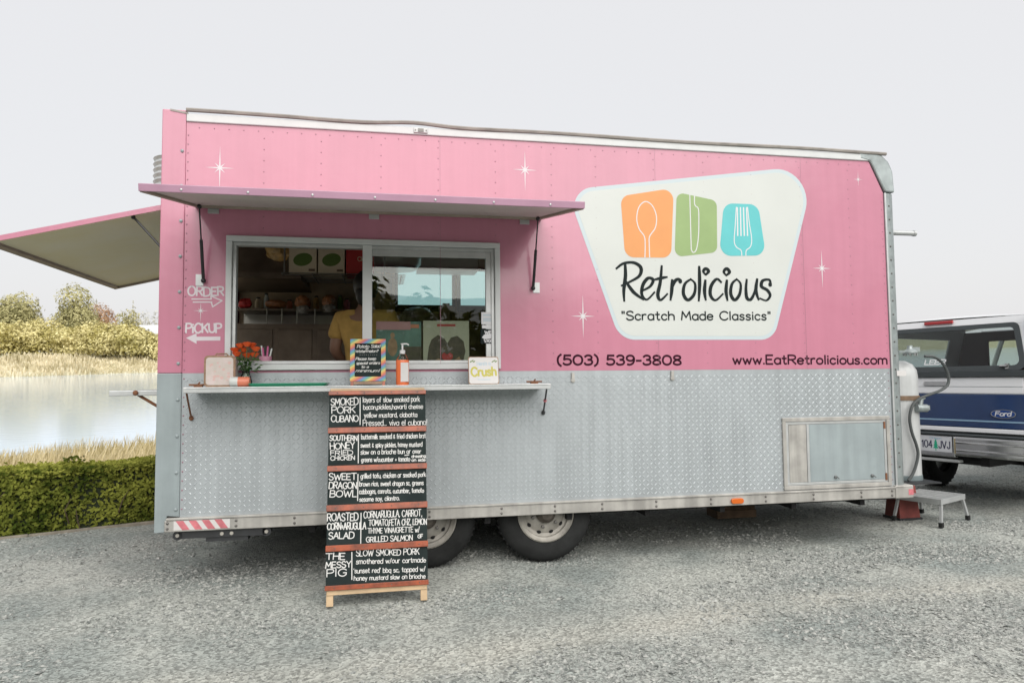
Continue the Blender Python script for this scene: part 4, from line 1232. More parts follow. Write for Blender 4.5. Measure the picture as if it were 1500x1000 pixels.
# serving shelf
sz = 1.286; sy = -0.33; su0, su1 = 0.092, 2.398
mb = MB(); mb.box(su0, su1, sy, -0.004, sz - 0.036, sz); sh = mb.obj('serving_shelf', 'alu', T, bevel=0.004)
mb = MB(); mb.box(su0 + 0.02, su1 - 0.02, sy - 0.003, sy - 0.0005, sz - 0.008, sz - 0.005); mb.obj('groove', 'galv', sh)
for (x, y0_, x2, y2_, mt) in ((273, 572, 280, 612, 'rust'), (801, 568, 796, 604, 'darkmetal')):
    p = onY(x, y0_, -0.25); q = uz(x2, y2_, -0.01)
    mb = MB(); mb.tube([(p[0], -0.25, sz - 0.03), ((p[0] + q[0]) / 2, -0.13, (sz - 0.03 + q[1]) / 2), (q[0], -0.006, q[1])], 0.006, 7); mb.ball((q[0], -0.008, q[1]), 0.015, 0.010, 0.018, 8)
    b_ = mb.obj('shelf_brace', mt, sh)
    if mt == 'darkmetal':
        mb = MB(); mb.ball(((p[0] + q[0]) / 2, -0.13, (sz - 0.03 + q[1]) / 2), 0.014, 0.012, 0.014, 8); mb.obj('red_clip', 'refred', b_)
for x in (su0 + 0.05, su1 - 0.09):
    mb = MB(); mb.tube([(x - 0.05, -0.19, sz + 0.014), (x + 0.06, -0.19, sz + 0.014)], 0.006, 7); mb.box(x - 0.02, x + 0.03, -0.205, -0.175, sz, sz + 0.014); mb.tube([(x, -0.19, sz + 0.014), (x + 0.015, -0.19, sz + 0.032)], 0.005, 6); mb.obj('latch', 'rust', sh)
# spare hooks on the plate
for px, py in ((839, 552), (984.5, 549)):
    p = uz(px, py); mb = MB(); mb.box(p[0] - 0.011, p[0] + 0.011, -0.012, 0.0, p[1] - 0.02, p[1] + 0.03); mb.lathe([(0.016, 0), (0.016, -0.01), (0.009, -0.012)], (p[0], 0, p[1] - 0.025), 'y', 12); mb.obj('hook', 'dirtyalu', T)

# low storage door on the right
fx0, fx1 = uz(1146, 660)[0], uz(1306.5, 660)[0]; fz0, fz1 = RT + 0.010, 1.003
mb = MB(); framerect(mb, fx0, fx1 - 0.02, fz0, fz1, 0.030, -0.014, 0.0); fo = mb.obj('access_frame', 'dirtyalu', T, bevel=0.003)
mb = MB(); framerect(mb, fx0 + 0.032, fx1 - 0.052, fz0 + 0.032, fz1 - 0.032, 0.02, -0.008, 0.0); mb.obj('inner_frame', 'alu', fo, bevel=0.002)
dx = fx0 + 0.225
mb = MB(); mb.box(fx0 + 0.055, dx - 0.022, -0.006, 0, fz0 + 0.055, fz1 - 0.055); mb.obj('narrow_panel', 'dirtyalu', fo)
mb = MB(); mb.box(dx - 0.02, dx, -0.010, 0, fz0 + 0.053, fz1 - 0.053); mb.obj('divider', 'alu', fo)
mb = MB(); mb.box(dx + 0.002, fx1 - 0.074, -0.007, 0, fz0 + 0.054, fz1 - 0.054); dr = mb.obj('access_door', 'cornergrey', fo, bevel=0.002)
for fx in (0.33, 0.82):
    x = dx + (fx1 - 0.074 - dx) * fx
    mb = MB(); mb.lathe([(0.013, -0.007), (0.013, -0.014), (0.008, -0.02), (0, -0.021)], (x, 0, fz0 + 0.085), 'y', 12); mb.obox((x, -0.024, fz0 + 0.085), (0.018, 0, -0.016), (0.004, 0, 0.005), (0, -0.006, 0)); mb.obj('turn_latch', 'steel', dr)
for z in (fz0 + 0.045, fz1 - 0.10): mb = MB(); mb.box(fx1 - 0.074, fx1 - 0.058, -0.011, -0.007, z, z + 0.055); mb.obj('hinge', 'rust', fo)

# rear hatch and shelf on the left end
rz, rw, rdz, ry0, ry1 = 2.494, 1.06, -0.262, 0.10, 2.28
dv2 = np.array([-rw, 0, rdz]); nv2 = np.array([rdz, 0, -rw]); nv2 = nv2 / np.linalg.norm(nv2); nv2 = -nv2 if nv2[2] < 0 else nv2
mb = MB(); mb.obox((UL - 0.003, ry0, rz), dv2, (0, ry1 - ry0, 0), nv2 * 0.02); rh = mb.obj('rear_hatch', 'pink', T, bevel=0.003)
mb = MB(); mb.obox(np.array((UL - 0.003, ry0 + 0.02, rz)) + dv2 * 0.02 - nv2 * 0.004, dv2 * 0.95, (0, ry1 - ry0 - 0.04, 0), nv2 * 0.0035); mb.obj('lining', 'hatchunder', rh)
mb = MB()
mb.obox(np.array((UL - 0.003, ry0, rz)) + dv2 * 0.96 - nv2 * 0.022, dv2 * 0.04, (0, ry1 - ry0, 0), nv2 * 0.0215)
mb.obox(np.array((UL - 0.003, ry1 - 0.04, rz)) - nv2 * 0.022, dv2 * 0.96, (0, 0.04, 0), nv2 * 0.0215)
mb.obj('frame', 'hatchframe', rh, bevel=0.002)
mb = MB(); mb.obox(np.array((UL - 0.003, ry0 - 0.006, rz)) - nv2 * 0.016, dv2 * 1.004, (0, 0.006, 0), nv2 * 0.038); mb.obj('side_trim', 'pink', rh)
q = np.array((UL, ry0 + 0.05, rz)) + dv2 * 0.20
mb = MB(); mb.tube([q - nv2 * 0.01, (UL - 0.005, ry0 + 0.05, rz - 0.30)], 0.008, 8); mb.ball(q - nv2 * 0.012, 0.015, 0.015, 0.015, 8); mb.obj('gas_strut', 'strut', T)
p = onY(172, 573, 0.3); zs = p[2] + 0.005
mb = MB(); mb.box(p[0], UL - 0.002, 0.15, 2.2, zs - 0.034, zs); rs = mb.obj('rear_shelf', 'alu', T, bevel=0.004)
q = onY(203, 573, 0.2); e_ = onY(231, 598, 0.2)
mb = MB(); mb.tube([(q[0], 0.2, zs - 0.03), (UL, 0.2, e_[2] - 0.02)], 0.010, 7); mb.ball((q[0], 0.14, zs - 0.015), 0.018, 0.014, 0.018, 8); mb.obj('shelf_brace', 'rust', rs)
# ribbed vent cowl high on the end wall
p = onY(224, 252, 0.35); p2 = onY(224, 234, 0.35); p3 = onY(224, 276, 0.35)
r_ = (UL - p[0]); prof = [(0.0, p2[2])]
nrib = 5
for k in range(nrib * 2 + 1):
    zz = p2[2] + (p3[2] - p2[2]) * k / (nrib * 2)
    prof.append((r_ * (1.0 if k % 2 == 0 else 0.93), zz))
mb = MB(); mb.lathe(prof[::-1], (UL, 0.35 + 0.02, 0), 'z', 20); mb.obj('vent_cowl', 'alu', T)

# ---------------- artwork on the side
wallp = lambda x, z, h: (x, -h, z)
Z7 = lambda x, y: uz(820 + x / 3.334, 230 + y / 3.334)
LP = [Z7(33, 160), Z7(1253, 40), Z7(1045, 892), Z7(293, 892)]
mb = MB(); mb.prism(fillet(LP, [0.16, 0.24, 0.15, 0.17], 12), -0.0012, -0.0002); lg = mb.obj('logo_sign', 'paleblue', T)
mb = MB(); mb.prism(fillet(inset(LP, 0.028), [0.135, 0.215, 0.125, 0.145], 12), -0.0020, -0.0013); mb.obj('logo_field', 'cream', lg)
for nm, mt, P, rd in (('orange_block', 'orange', [(296, 192), (556, 152), (543, 492), (318, 490)], 0.075), ('green_block', 'green', [(570, 172), (766, 214), (768, 465), (560, 489)], 0.055), ('teal_block', 'teal', [(800, 226), (968, 232), (1006, 481), (778, 484)], 0.085)):
    mb = MB(); mb.prism(fillet([Z7(*q) for q in P], rd, 8), -0.0030, -0.0021); mb.obj(nm, mt, lg)
ik = Ink(wallp, 0.0034)
def zs7(L, smooth_=True):
    q = [Z7(*p) for p in L]
    return catmull(q, 6) if smooth_ else q
lw = 0.0075
ik.stroke(zs7([(415, 490), (416, 430), (412, 388), (386, 350), (375, 300), (386, 245), (418, 218), (452, 240), (471, 290), (466, 345), (438, 388), (436, 430), (438, 490)]), lw)
ik.obj('spoon_outline', 'printwhite', lg); ik = Ink(wallp, 0.0034)
ik.stroke(zs7([(634, 186), (637, 300), (641, 450)]), lw); ik.stroke(zs7([(641, 450), (650, 466), (666, 452), (676, 390), (678, 320), (676, 255), (662, 240), (657, 225), (657, 192)]), lw)
ik.obj('knife_outline', 'printwhite', lg); ik = Ink(wallp, 0.0034)
ik.stroke(zs7([(861, 246), (856, 330), (851, 410), (862, 440), (884, 456), (888, 482)]), lw); ik.stroke(zs7([(916, 246), (924, 320), (936, 400), (930, 438), (910, 456), (908, 482)]), lw)
for x, x2 in ((866, 868), (881, 884), (896, 900), (911, 916)): ik.stroke(zs7([(x, 248), (x2, 384)], False), 0.011)
ik.obj('fork_outline', 'printwhite', lg)
ik = Ink(wallp, 0.0040)
LET = {'R': [[(318, 515), (320, 580), (312, 650), (314, 703)], [(275, 545), (310, 520), (360, 516), (395, 540), (388, 580), (340, 610), (300, 628)], [(325, 612), (360, 660), (408, 696)]],
       'e': [[(398, 655), (440, 632), (455, 600), (430, 592), (405, 625), (400, 672), (425, 696), (462, 660)]],
       't': [[(497, 532), (490, 610), (478, 672), (492, 698), (525, 668)], [(465, 598), (500, 590), (524, 586)]],
       'r': [[(548, 600), (546, 650), (540, 698)], [(543, 650), (560, 608), (580, 596), (592, 612)]],
       'o': [[(640, 596), (610, 620), (603, 668), (625, 698), (655, 670), (660, 620), (638, 596)]],
       'l': [[(680, 535), (682, 620), (678, 702)]], 'i': [[(710, 602), (706, 655), (712, 698)], [(712, 575), (726, 558), (712, 545), (700, 558), (710, 574)]],
       'c': [[(788, 612), (765, 596), (738, 630), (735, 675), (760, 699), (796, 668)]], 'i2': [[(815, 602), (811, 655), (818, 700)], [(812, 578), (828, 562), (814, 545), (800, 560), (811, 577)]],
       'o2': [[(864, 596), (840, 620), (834, 668), (853, 698), (877, 670), (882, 620), (862, 596)]], 'u': [[(912, 598), (908, 645), (913, 688), (932, 695), (950, 660), (958, 615)], [(963, 596), (957, 650), (970, 697)]],
       's': [[(1030, 628), (1022, 600), (990, 604), (984, 632), (1012, 650), (1026, 676), (1008, 700), (976, 690)]]}
for L in LET.values():
    for s_ in L: ik.stroke(zs7(s_), 0.0285, 0.25)
for c_ in ((1026, 622), (587, 606)):
    q = Z7(*c_); ik.poly([(q[0] + 0.016 * math.cos(a), q[1] + 0.019 * math.sin(a)) for a in [k * math.pi / 5 for k in range(10)]])
ik.obj('brand_lettering', 'ink', lg)
words(wallp, 0.0036, '"Scratch Made Classics"', Z7(303, 795), Z7(1028, 795), 0.063, 0.0112, 1.9, 'slogan_lettering', 'ink', lg)
Z8 = lambda x, y: uz(800 + x / 2.885, 500 + y / 2.885)
words(wallp, 0.0006, '(503) 539-3808', Z8(48, 98), Z8(570, 98), 0.067, 0.0155, 2.0, 'phone_lettering', 'inkred', T)
ik = Ink(wallp, 0.0006); ik.text('www.EatRetrolicious.com', Z8(790, 95), Z8(1440, 95), 0.067, 0.0140, gap=1.8); ik.obj('web_address_lettering', 'inkred', T)
for (x, y, u_, d_, w_) in ((322, 246, 29, 30, 18), (769, 249, 28, 31, 18), (854, 463, 31, 32, 18), (1204, 393, 29, 31, 16), (1257, 263, 14, 11, 8), (294, 455, 12, 15, 9)):
    c = uz(x, y); k = 1 / 195.0
    P = []
    for i in range(16):
        a = math.pi / 2 - i * math.pi / 8
        if i % 2: rr = w_ * 0.13
        else: rr = {0: u_, 8: d_, 4: w_, 12: w_}.get(i, w_ * 0.5)
        P.append((c[0] + math.cos(a) * rr * k, c[1] + math.sin(a) * rr * k))
    h = 0.0006
    mb = MB(); mb.add([wallp(c[0], c[1], h)] + [wallp(*q, h) for q in P], [(0, (i + 1) % 16 + 1, i + 1) for i in range(16)]); mb.obj('sparkle_star', 'printwhite', T)
Z9 = lambda x, y: uz(250 + x / 9.09, 400 + y / 9.09)
ik = Ink(wallp, 0.0006)
ik.text('ORDER', Z9(232, 300), Z9(703, 300), 0.056, 0.0105, 0.07); ik.obj('order_lettering', 'paintmark', T); ik = Ink(wallp, 0.0006); ik.text('PiCKUP', Z9(205, 792), Z9(672, 785), 0.060, 0.0115, 0.07)
ik.obj('pickup_lettering', 'paintmark', T); ik = Ink(wallp, 0.0006)
for L in ([(282, 345), (540, 345)], [(300, 385), (550, 385)], [(535, 305), (683, 366), (560, 448), (540, 385)], [(535, 305), (540, 345)]): ik.stroke([Z9(*p) for p in L], 0.008)
ik.obj('outlined_arrow', 'paintmark', T); ik = Ink(wallp, 0.0006)
ik.poly([Z9(205, 862), Z9(345, 940), Z9(345, 800)]); ik.stroke([Z9(335, 872), Z9(645, 870)], 0.026)
ik.obj('solid_arrow', 'paintmark', T)

# ---------------- kitchen inside
mb = MB(); mb.box(-0.10, UR - 0.06, 2.30, 2.32, 0.501, 3.0); kb = mb.obj('kitchen_wall', 'wallin', T)
mb = MB(); mb.box(-0.10, UR - 0.06, 0.06, 2.30, 2.98, 3.0); mb.obj('ceiling', 'ceilin', T)
mb = MB(); mb.box(2.75, 2.77, 0.06, 2.30, 0.501, 2.98); mb.obj('partition', 'panelwood', T)
x0 = uz(545, 450, 2.29)[0]
x = x0
while x < 2.74:       # board lining behind the glass
    mb = MB(); mb.box(x, min(x + 0.092, 2.745), 2.285, 2.2995, 0.55, 2.95); mb.obj('wall_board', 'panelwood', kb); x += 0.1
mb = MB(); mb.box(wx0 + 0.02, wx1 + 0.4, 0.08, 0.42, 1.375, 1.405); mb.obj('inner_counter', 'stainless', T)
def at(x, y, Y): return uz(x, y, Y)
Y = 1.75
a, b = at(360, 474, Y), at(520, 545, Y)
mb = MB(); mb.box(-0.05, 2.5, Y, 2.27, 0.505, a[1]); ct = mb.obj('cook_line', 'hood', T)
for k in range(7):
    mb = MB(); mb.box(0.0 + k * 0.35, 0.30 + k * 0.35, Y - 0.012, Y - 0.001, 0.7, a[1] - 0.05); dd = mb.obj('cabinet_door', 'hood', ct, bevel=0.004)
    mb = MB(); mb.tube([(0.27 + k * 0.35, Y - 0.03, 1.2), (0.27 + k * 0.35, Y - 0.03, 1.45)], 0.008, 7); mb.box(0.262 + k * 0.35, 0.278 + k * 0.35, Y - 0.03, Y - 0.012, 1.20, 1.22); mb.box(0.262 + k * 0.35, 0.278 + k * 0.35, Y - 0.03, Y - 0.012, 1.43, 1.45); mb.obj('handle', 'stainless', dd)
mb = MB(); mb.box(-0.05, 1.3, 2.27, 2.284, a[1], at(360, 452, 2.27)[1]); mb.obj('splashback', 'stainless', T)
q0, q1 = at(348, 452, 1.9), at(505, 456, 1.9)
mb = MB(); mb.box(q0[0], q1[0] + 0.05, 1.85, 2.27, q0[1] - 0.02, q0[1]); mb.obj('kitchen_shelf', 'hood', T)
h0, h1, h2 = at(345, 368, 1.3), at(440, 408, 1.3), at(400, 375, 1.3)
mb = MB(); mb.add([(h0[0] - .3, 1.3, h1[1]), (h1[0], 1.3, h1[1]), (h1[0], 2.27, h1[1]), (h0[0] - .3, 2.27, h1[1]), (h0[0] - .3, 1.45, 2.9), (h2[0] + 0.05, 1.45, 2.9), (h2[0] + .05, 2.27, 2.9), (h0[0] - .3, 2.27, 2.9), (h0[0] - .3, 1.3, h1[1] + 0.05), (h1[0], 1.3, h1[1] + 0.05)],
                 [(0, 3, 2, 1), (0, 1, 9, 8), (8, 9, 5, 4), (1, 2, 6, 5, 9), (0, 8, 4, 7, 3), (4, 5, 6, 7), (2, 3, 7, 6)]); mb.obj('range_hood', 'hood', T)
w0_, w1_ = at(415, 401, 1.30), at(560, 406, 1.30)
mb = MB()
for k in range(7): mb.tube([(w0_[0], 1.20 + k * 0.09, w0_[1] - 0.006), (w1_[0] + 0.2, 1.20 + k * 0.09, w0_[1] - 0.006)], 0.004, 5)
for k in range(2): mb.tube([(w0_[0] + 0.02 + k * (w1_[0] - w0_[0]), 1.22, w0_[1]), (w0_[0] + 0.02 + k * (w1_[0] - w0_[0]), 1.22, 2.97)], 0.008, 6)
for k in range(5): mb.tube([(w0_[0] + k * 0.25, 1.20, w0_[1] - 0.012), (w0_[0] + k * 0.25, 1.75, w0_[1] - 0.012)], 0.006, 5)
mb.obj('wire_shelf', 'steel', T)
for x in (528, 545):
    p = at(x, 430, 1.6); mb = MB(); mb.tube([(p[0], 1.6, 1.5), (p[0], 1.6, 2.97)], 0.012, 8); mb.obj('shelf_post', 'stainless', T)

def carton(x0, y0, x1, y1, Yf, mt, name, label, oval):
    a, b = at(x0, y1, Yf), at(x1, y0, Yf)
    c = thing(name, label, 'box', ((a[0] + b[0]) / 2, Yf + 0.15, w0_[1]))
    w_, h_ = (b[0] - a[0]) / 2, b[1] - w0_[1]
    mb = MB(); mb.box(-w_, w_, -0.15, 0.15, 0.0, h_); mb.obj('carton', mt, c, bevel=0.003)
    ik = Ink(lambda x, z, h: (x, -0.1508 - h, z), 0.0)
    if oval:
        ca, sa = math.cos(0.25), math.sin(0.25)
        ik.poly([(0.08 * math.cos(t) * ca - 0.055 * math.sin(t) * sa, h_ * 0.45 + 0.08 * math.cos(t) * sa + 0.055 * math.sin(t) * ca) for t in [k * math.pi / 10 for k in range(20)]])
        ik.obj('printed_oval', 'cartongreen', c)
        ik = Ink(lambda x, z, h: (x, -0.1512 - h, z), 0.0)
        ik.stroke([(w_ - 0.06, 0.03), (w_ - 0.02, 0.03)], 0.02); ik.stroke([(-0.05, h_ - 0.05), (0.04, h_ - 0.05)], 0.006); ik.obj('print', 'brownwood', c)
    else:
        ik.text('Classic', (-0.02, h_ * 0.42), (w_ - 0.01, h_ * 0.44), 0.035, 0.006); ik.obj('print', 'carton', c)
    return c
carton(423, 356, 464, 399, 1.25, 'carton', 'carton', 'cream carton with green oval print, left one on the wire shelf inside the window', True)
carton(466, 356, 505, 399, 1.25, 'carton', 'carton', 'cream carton with green oval print, next to the red box on the wire shelf', True)
carton(507, 356, 548, 400, 1.25, 'cartonred', 'carton', 'red printed carton at the right end of the wire shelf', False)
# crinkled bag and wrapped bread
def bag(px, py, Yv, r_, mt, label, wrapz=None, name='bread_bag', cat='bread bag', sx=1.0):
    p = at(px, py, Yv)
    t = thing(name, label, cat, (p[0], Yv, p[1] - r_))
    mb = MB()
    for k in range(5): mb.ball((random.uniform(-.4, .4) * r_ * sx, random.uniform(-.3, .3) * r_, r_ * random.uniform(0.8, 1.25)), r_ * 0.75 * sx, r_ * 0.7, r_ * 0.72, 10, 0.14)
    mb.obj('contents', mt, t)
    if wrapz:
        mb = MB(); mb.lathe([(r_ * 0.75, -r_ * 0.55), (r_ * 0.95, -r_ * 0.1), (r_ * 0.85, r_ * 0.35), (r_ * 0.5, r_ * 0.62)], (0, 0, 0), 'z', 9); mb.obj('wrapper', 'wrap', t)
    return t
bag(409, 372, 1.35, 0.10, 'gold', 'crinkled golden bag hanging beside the range hood', None, 'golden_bag', 'bag', 1.3)
bag(444, 442, 1.9, 0.075, 'bread', 'wrapped bread bag at the middle of the kitchen shelf', 1)
bag(482, 441, 1.9, 0.070, 'bread', 'wrapped bread bag at the right of the kitchen shelf, near the worker', 1)
bag(403, 446, 1.95, 0.05, 'bread', 'flat brown loaf on the dark kitchen shelf under the hood', None, 'loaf', 'bread', 1.9)
bag(360, 444, 1.9, 0.065, 'cartonred', 'red packet at the left end of the kitchen shelf', None, 'red_packet', 'packet')
# round pan, screens, post behind the glass
p = at(579, 378, 1.4)
pn = thing('hanging_pan', 'large round metal pan hung up behind the right window glass', 'pan', (p[0], 1.5, p[1] - 0.09))
mb = MB(); mb.lathe([(0.0, 0.0), (0.19, 0.0), (0.235, 0.05), (0.245, 0.15), (0.25, 0.155), (0.238, 0.15), (0.225, 0.05), (0.18, 0.01)], (0, 0, 0), 'z', 28); mb.obj('bowl', 'stainless', pn)
mb = MB(); mb.lathe([(0.245, 0.155), (0.25, 0.165), (0.24, 0.165)], (0, 0, 0), 'z', 28); mb.obj('red_rim', 'refred', pn)
mb = MB()
for a in (0.5, 2.6, 4.7): mb.tube([(0.24 * math.cos(a), 0.24 * math.sin(a), 0.16), (0, 0, 2.97 - p[1] + 0.09)], 0.004, 5)
mb.obj('hanger', 'steel', pn)
def screen(x0, x1, y0, y1, label):
    a, b = at(x0, y1, 2.18), at(x1, y0, 2.18)
    c = thing('wall_screen', label, 'screen', ((a[0] + b[0]) / 2, 2.2, a[1]), group='pale blue screens behind the window glass')
    w_, h_ = (b[0] - a[0]) / 2, b[1] - a[1]
    mb = MB(); mb.box(-w_ - 0.03, w_ + 0.03, -0.01, 0.08, -0.06, h_ + 0.03); mb.obj('housing', 'black', c, bevel=0.006)
    mb = MB(); mb.box(-w_, w_, -0.014, -0.0105, 0, h_); mb.obj('display', 'screen', c)
screen(583, 662, 396, 446, 'pale blue lit screen left of the other one behind the window glass')
screen(675, 735, 398, 447, 'pale blue lit screen at the right behind the window glass')
p = at(653, 470, 2.1)
mb = MB(); mb.box(p[0] - 0.035, p[0] + 0.035, 2.05, 2.09, 0.52, at(653, 445, 2.1)[1]); mb.box(p[0] - 0.07, p[0] + 0.09, 2.04, 2.095, at(653, 458, 2.1)[1], at(653, 450, 2.1)[1]); mb.obj('pipe_duct', 'carton', T)
mb = MB(); a = at(612, 395, 1.9); b = at(700, 372, 1.9); mb.box(a[0], b[0], 1.9, 2.28, a[1], b[1]); mb.obj('ceiling_box', 'awnunder', T)
bag(612, 466, 1.95, 0.12, 'wrap', 'pile of pale wrapped goods behind the record sleeves', None, 'wrapped_goods', 'goods', 1.6)
p = at(475, 528, 0.6)
bw = thing('metal_bowl', 'small shiny metal bowl on the counter in front of the worker', 'bowl', (at(489, 525, 0.36)[0], 0.36, 1.405))
mb = MB(); mb.lathe([(0.0, 0.0), (0.03, 0.0), (0.05, 0.03), (0.055, 0.045), (0.047, 0.03), (0.0, 0.006)], (0, 0, 0), 'z', 20); mb.obj('bowl', 'chrome', bw)

# jars and bottles on the kitchen shelf, ladles under it
for k, (px, mt, h_, r_) in enumerate(((378, 'carton', .13, .03), (390, 'penwhite', .17, .024), (424, 'coral', .11, .03), (463, 'gold', .15, .027), (498, 'cartongreen', .16, .026), (508, 'refred', .13, .03))):
    p = at(px, 452, 2.08)
    nm = ('cream', 'white', 'coral', 'golden', 'green', 'red')[k]
    t = thing('kitchen_jar', nm + ' jar at the back of the dark kitchen shelf', 'jar', (p[0], 2.08, q0[1]), group='jars on the kitchen shelf')
    mb = MB(); mb.lathe([(0, 0), (r_, 0), (r_, h_ * .7), (r_ * .6, h_ * .85), (r_ * .6, h_ * .9)], (0, 0, 0), 'z', 14); mb.obj('jar', mt, t)
    mb = MB(); mb.lathe([(r_ * .68, h_ * .9), (r_ * .68, h_), (0, h_)], (0, 0, 0), 'z', 14); mb.obj('lid', 'penblack', t)
for k, px in enumerate((392, 414, 436, 462)):
    p = at(px, 458, 1.88); L_ = (.20, .24, .18, .22)[k]
    t = thing('ladle', ('leftmost', 'second', 'third', 'rightmost')[k] + ' steel ladle hanging below the dark kitchen shelf', 'ladle', (p[0], 1.84, q0[1] - .03), group='ladles under the kitchen shelf')
    mb = MB(); mb.tube([(0, 0, 0.03), (0, 0.005, -L_)], .005, 6); mb.obj('handle', 'stainless', t)
    mb = MB(); mb.lathe([(0, -L_ - .05), (.03, -L_ - .035), (.036, -L_), (.033, -L_), (.0, -L_ - .042)], (0, -.02, 0), 'z', 14); mb.obj('scoop', 'stainless', t)
# worker: one continuous skinned body, clothes over it
def skinmesh(name, nodes, edges, mt, parent, sub=2, root=0):
    me = bpy.data.meshes.new(name)
    me.from_pydata([n_[:3] for n_ in nodes], edges, [])
    o = link(name, me, mt, parent)
    sk = o.modifiers.new('skin', 'SKIN'); sk.use_smooth_shade = True
    if not me.skin_vertices: me.attributes  # layer is made with the modifier below
    if len(me.skin_vertices) == 0:
        bpy.context.view_layer.objects.active = o
    lay = me.skin_vertices[0].data if len(me.skin_vertices) else None
    if lay:
        for i, n_ in enumerate(nodes):
            lay[i].radius = (n_[3], n_[4] if len(n_) > 4 else n_[3]); lay[i].use_root = (i == root)
    s_ = o.modifiers.new('sub', 'SUBSURF'); s_.levels = sub; s_.render_levels = sub
    return o
wy = 0.66
pw = at(524, 480, wy)
pz0 = 0.505
wk = thing('person', 'worker in a mustard yellow t-shirt standing with back turned inside the trailer', 'person', (pw[0] + 0.06, wy, pz0), R(-20))
sh_z = at(515, 461, wy)[1] - pz0      # shoulder height
hs = sh_z / 1.42
B = [(0, 0, 0.92 * hs, .15, .11), (0, 0, 1.12 * hs, .135, .10), (0, 0, 1.32 * hs, .16, .105), (0, 0.0, 1.44 * hs, .07, .06), (0, 0.02, 1.53 * hs, .055), (0, 0.03, 1.60 * hs, .082, .095), (0, 0.03, 1.70 * hs, .075, .09),
     (-.19, 0, 1.40 * hs, .062), (-.25, -.02, 1.13 * hs, .048), (-.22, .17, 1.00 * hs, .036), (-.20, .25, .99 * hs, .034, .02),
     (.19, 0, 1.40 * hs, .062), (.25, .0, 1.13 * hs, .048), (.20, .2, 1.02 * hs, .036), (.17, .28, 1.02 * hs, .034, .02),
     (-.09, 0, .82 * hs, .095), (-.10, .0, .47 * hs, .062), (-.10, -.02, .08, .045), (-.10, .10, .04, .035), (.09, 0, .82 * hs, .095), (.10, .0, .47 * hs, .062), (.10, -.02, .08, .045), (.10, .10, .04, .035)]
E_ = [(0, 1), (1, 2), (2, 3), (3, 4), (4, 5), (5, 6), (2, 7), (7, 8), (8, 9), (9, 10), (2, 11), (11, 12), (12, 13), (13, 14), (0, 15), (15, 16), (16, 17), (17, 18), (0, 19), (19, 20), (20, 21), (21, 22)]
for hi, s_ in ((10, -1), (14, 1)):      # five fingers on each hand, curled forward
    hx, hy, hz2 = B[hi][:3]
    for k in range(4):
        x = hx + (k - 1.5) * 0.019; l_ = 0.078 - 0.008 * abs(k - 1.3)
        n0 = len(B)
        B += [(x, hy + 0.045, hz2, .0095), (x, hy + 0.045 + l_ * .55, hz2 - .006, .0085), (x, hy + 0.045 + l_ * .85, hz2 - .028, .007)]
        E_ += [(hi, n0), (n0, n0 + 1), (n0 + 1, n0 + 2)]
    n0 = len(B)
    B += [(hx - s_ * 0.036, hy + 0.005, hz2 - .004, .0105), (hx - s_ * 0.044, hy + 0.042, hz2 - .016, .0085)]
    E_ += [(hi, n0), (n0, n0 + 1)]
skinmesh('body', B, E_, 'skin', wk)
Sh = [(0, 0, 0.90 * hs, .175, .135), (0, 0, 1.12 * hs, .16, .125), (0, 0, 1.33 * hs, .18, .125), (0, 0.0, 1.43 * hs, .085, .075), (-.20, 0, 1.39 * hs, .082), (-.245, -.01, 1.20 * hs, .078), (.20, 0, 1.39 * hs, .082), (.245, 0, 1.20 * hs, .078)]
skinmesh('t_shirt', Sh, [(0, 1), (1, 2), (2, 3), (2, 4), (4, 5), (2, 6), (6, 7)], 'shirt', wk)
Tr = [(0, 0, 0.93 * hs, .165, .125), (-.09, 0, .80 * hs, .11), (-.10, 0, .47 * hs, .08), (-.10, -.02, .10, .065), (.09, 0, .80 * hs, .11), (.10, 0, .47 * hs, .08), (.10, -.02, .10, .065)]
skinmesh('trousers', Tr, [(0, 1), (1, 2), (2, 3), (0, 4), (4, 5), (5, 6)], 'trousers', wk)
mb = MB(); mb.ball((0, 0.0, 1.665 * hs), .098, .105, .125, 16, 0.03); mb.ball((0, -.06, 1.58 * hs), .06, .05, .09, 10, 0.05); mb.obj('hair', 'hair', wk)

# ================================================================== MENU BOARD
tb = 0.255   # how far the top leans back over 1.25 m
bo = np.array([0.0, -0.592, 0.0]); bt = np.array([0.0, -0.350, 1.262])
bu = np.array([1.0, 0, 0]); bv = (bt - bo) / np.linalg.norm(bt - bo); bn = np.cross(bu, bv)   # bn towards the viewer
if bn[1] > 0: bn = -bn
def bpx(x, y):
    p = onPlane(x, y, bo, bn) - bo
    return (p[0], float(np.dot(p, bv)))
bx0 = bpx(476.5, 880)[0]; bx1 = bpx(627, 872)[0]
x_mid = (bx0 + bx1) / 2
BD = thing('menu_board', 'tall five panel chalkboard menu stand leaning on the serving shelf', 'menu board', (x_mid, bo[1], 0))
# local frame: along x, up the slope, out to the viewer
def bpl(a, b, h): 
    p = bu * (a - x_mid) + bv * b + bn * h
    return tuple(p)
def bbox(mb, a0, a1, b0, b1, h0, h1):
    mb.obox(bpl(a0, b0, h0), tuple(bu * (a1 - a0)), tuple(bv * (b1 - b0)), tuple(bn * (h1 - h0)))
rows = [(573, 579), (626.6, 634.7), (682.4, 690.5), (739.8, 748.8), (798.7, 807.7), (857.4, 864.6)]
btop = bpx(483, 569)[1]
for a0, a1 in ((bx0 + 0.004, bx0 + 0.044), (bx1 - 0.044, bx1 - 0.004)):
    mb = MB(); bbox(mb, a0, a1, 0.0, btop, -0.036, -0.006); mb.obj('leg', 'pine', BD, bevel=0.002)
mb = MB(); bbox(mb, bx0 + 0.006, bx1 - 0.006, bpx(481, 872)[1], bpx(481, 864.5)[1], -0.03, 0.0); mb.obj('bottom_rail', 'pine', BD, bevel=0.002)
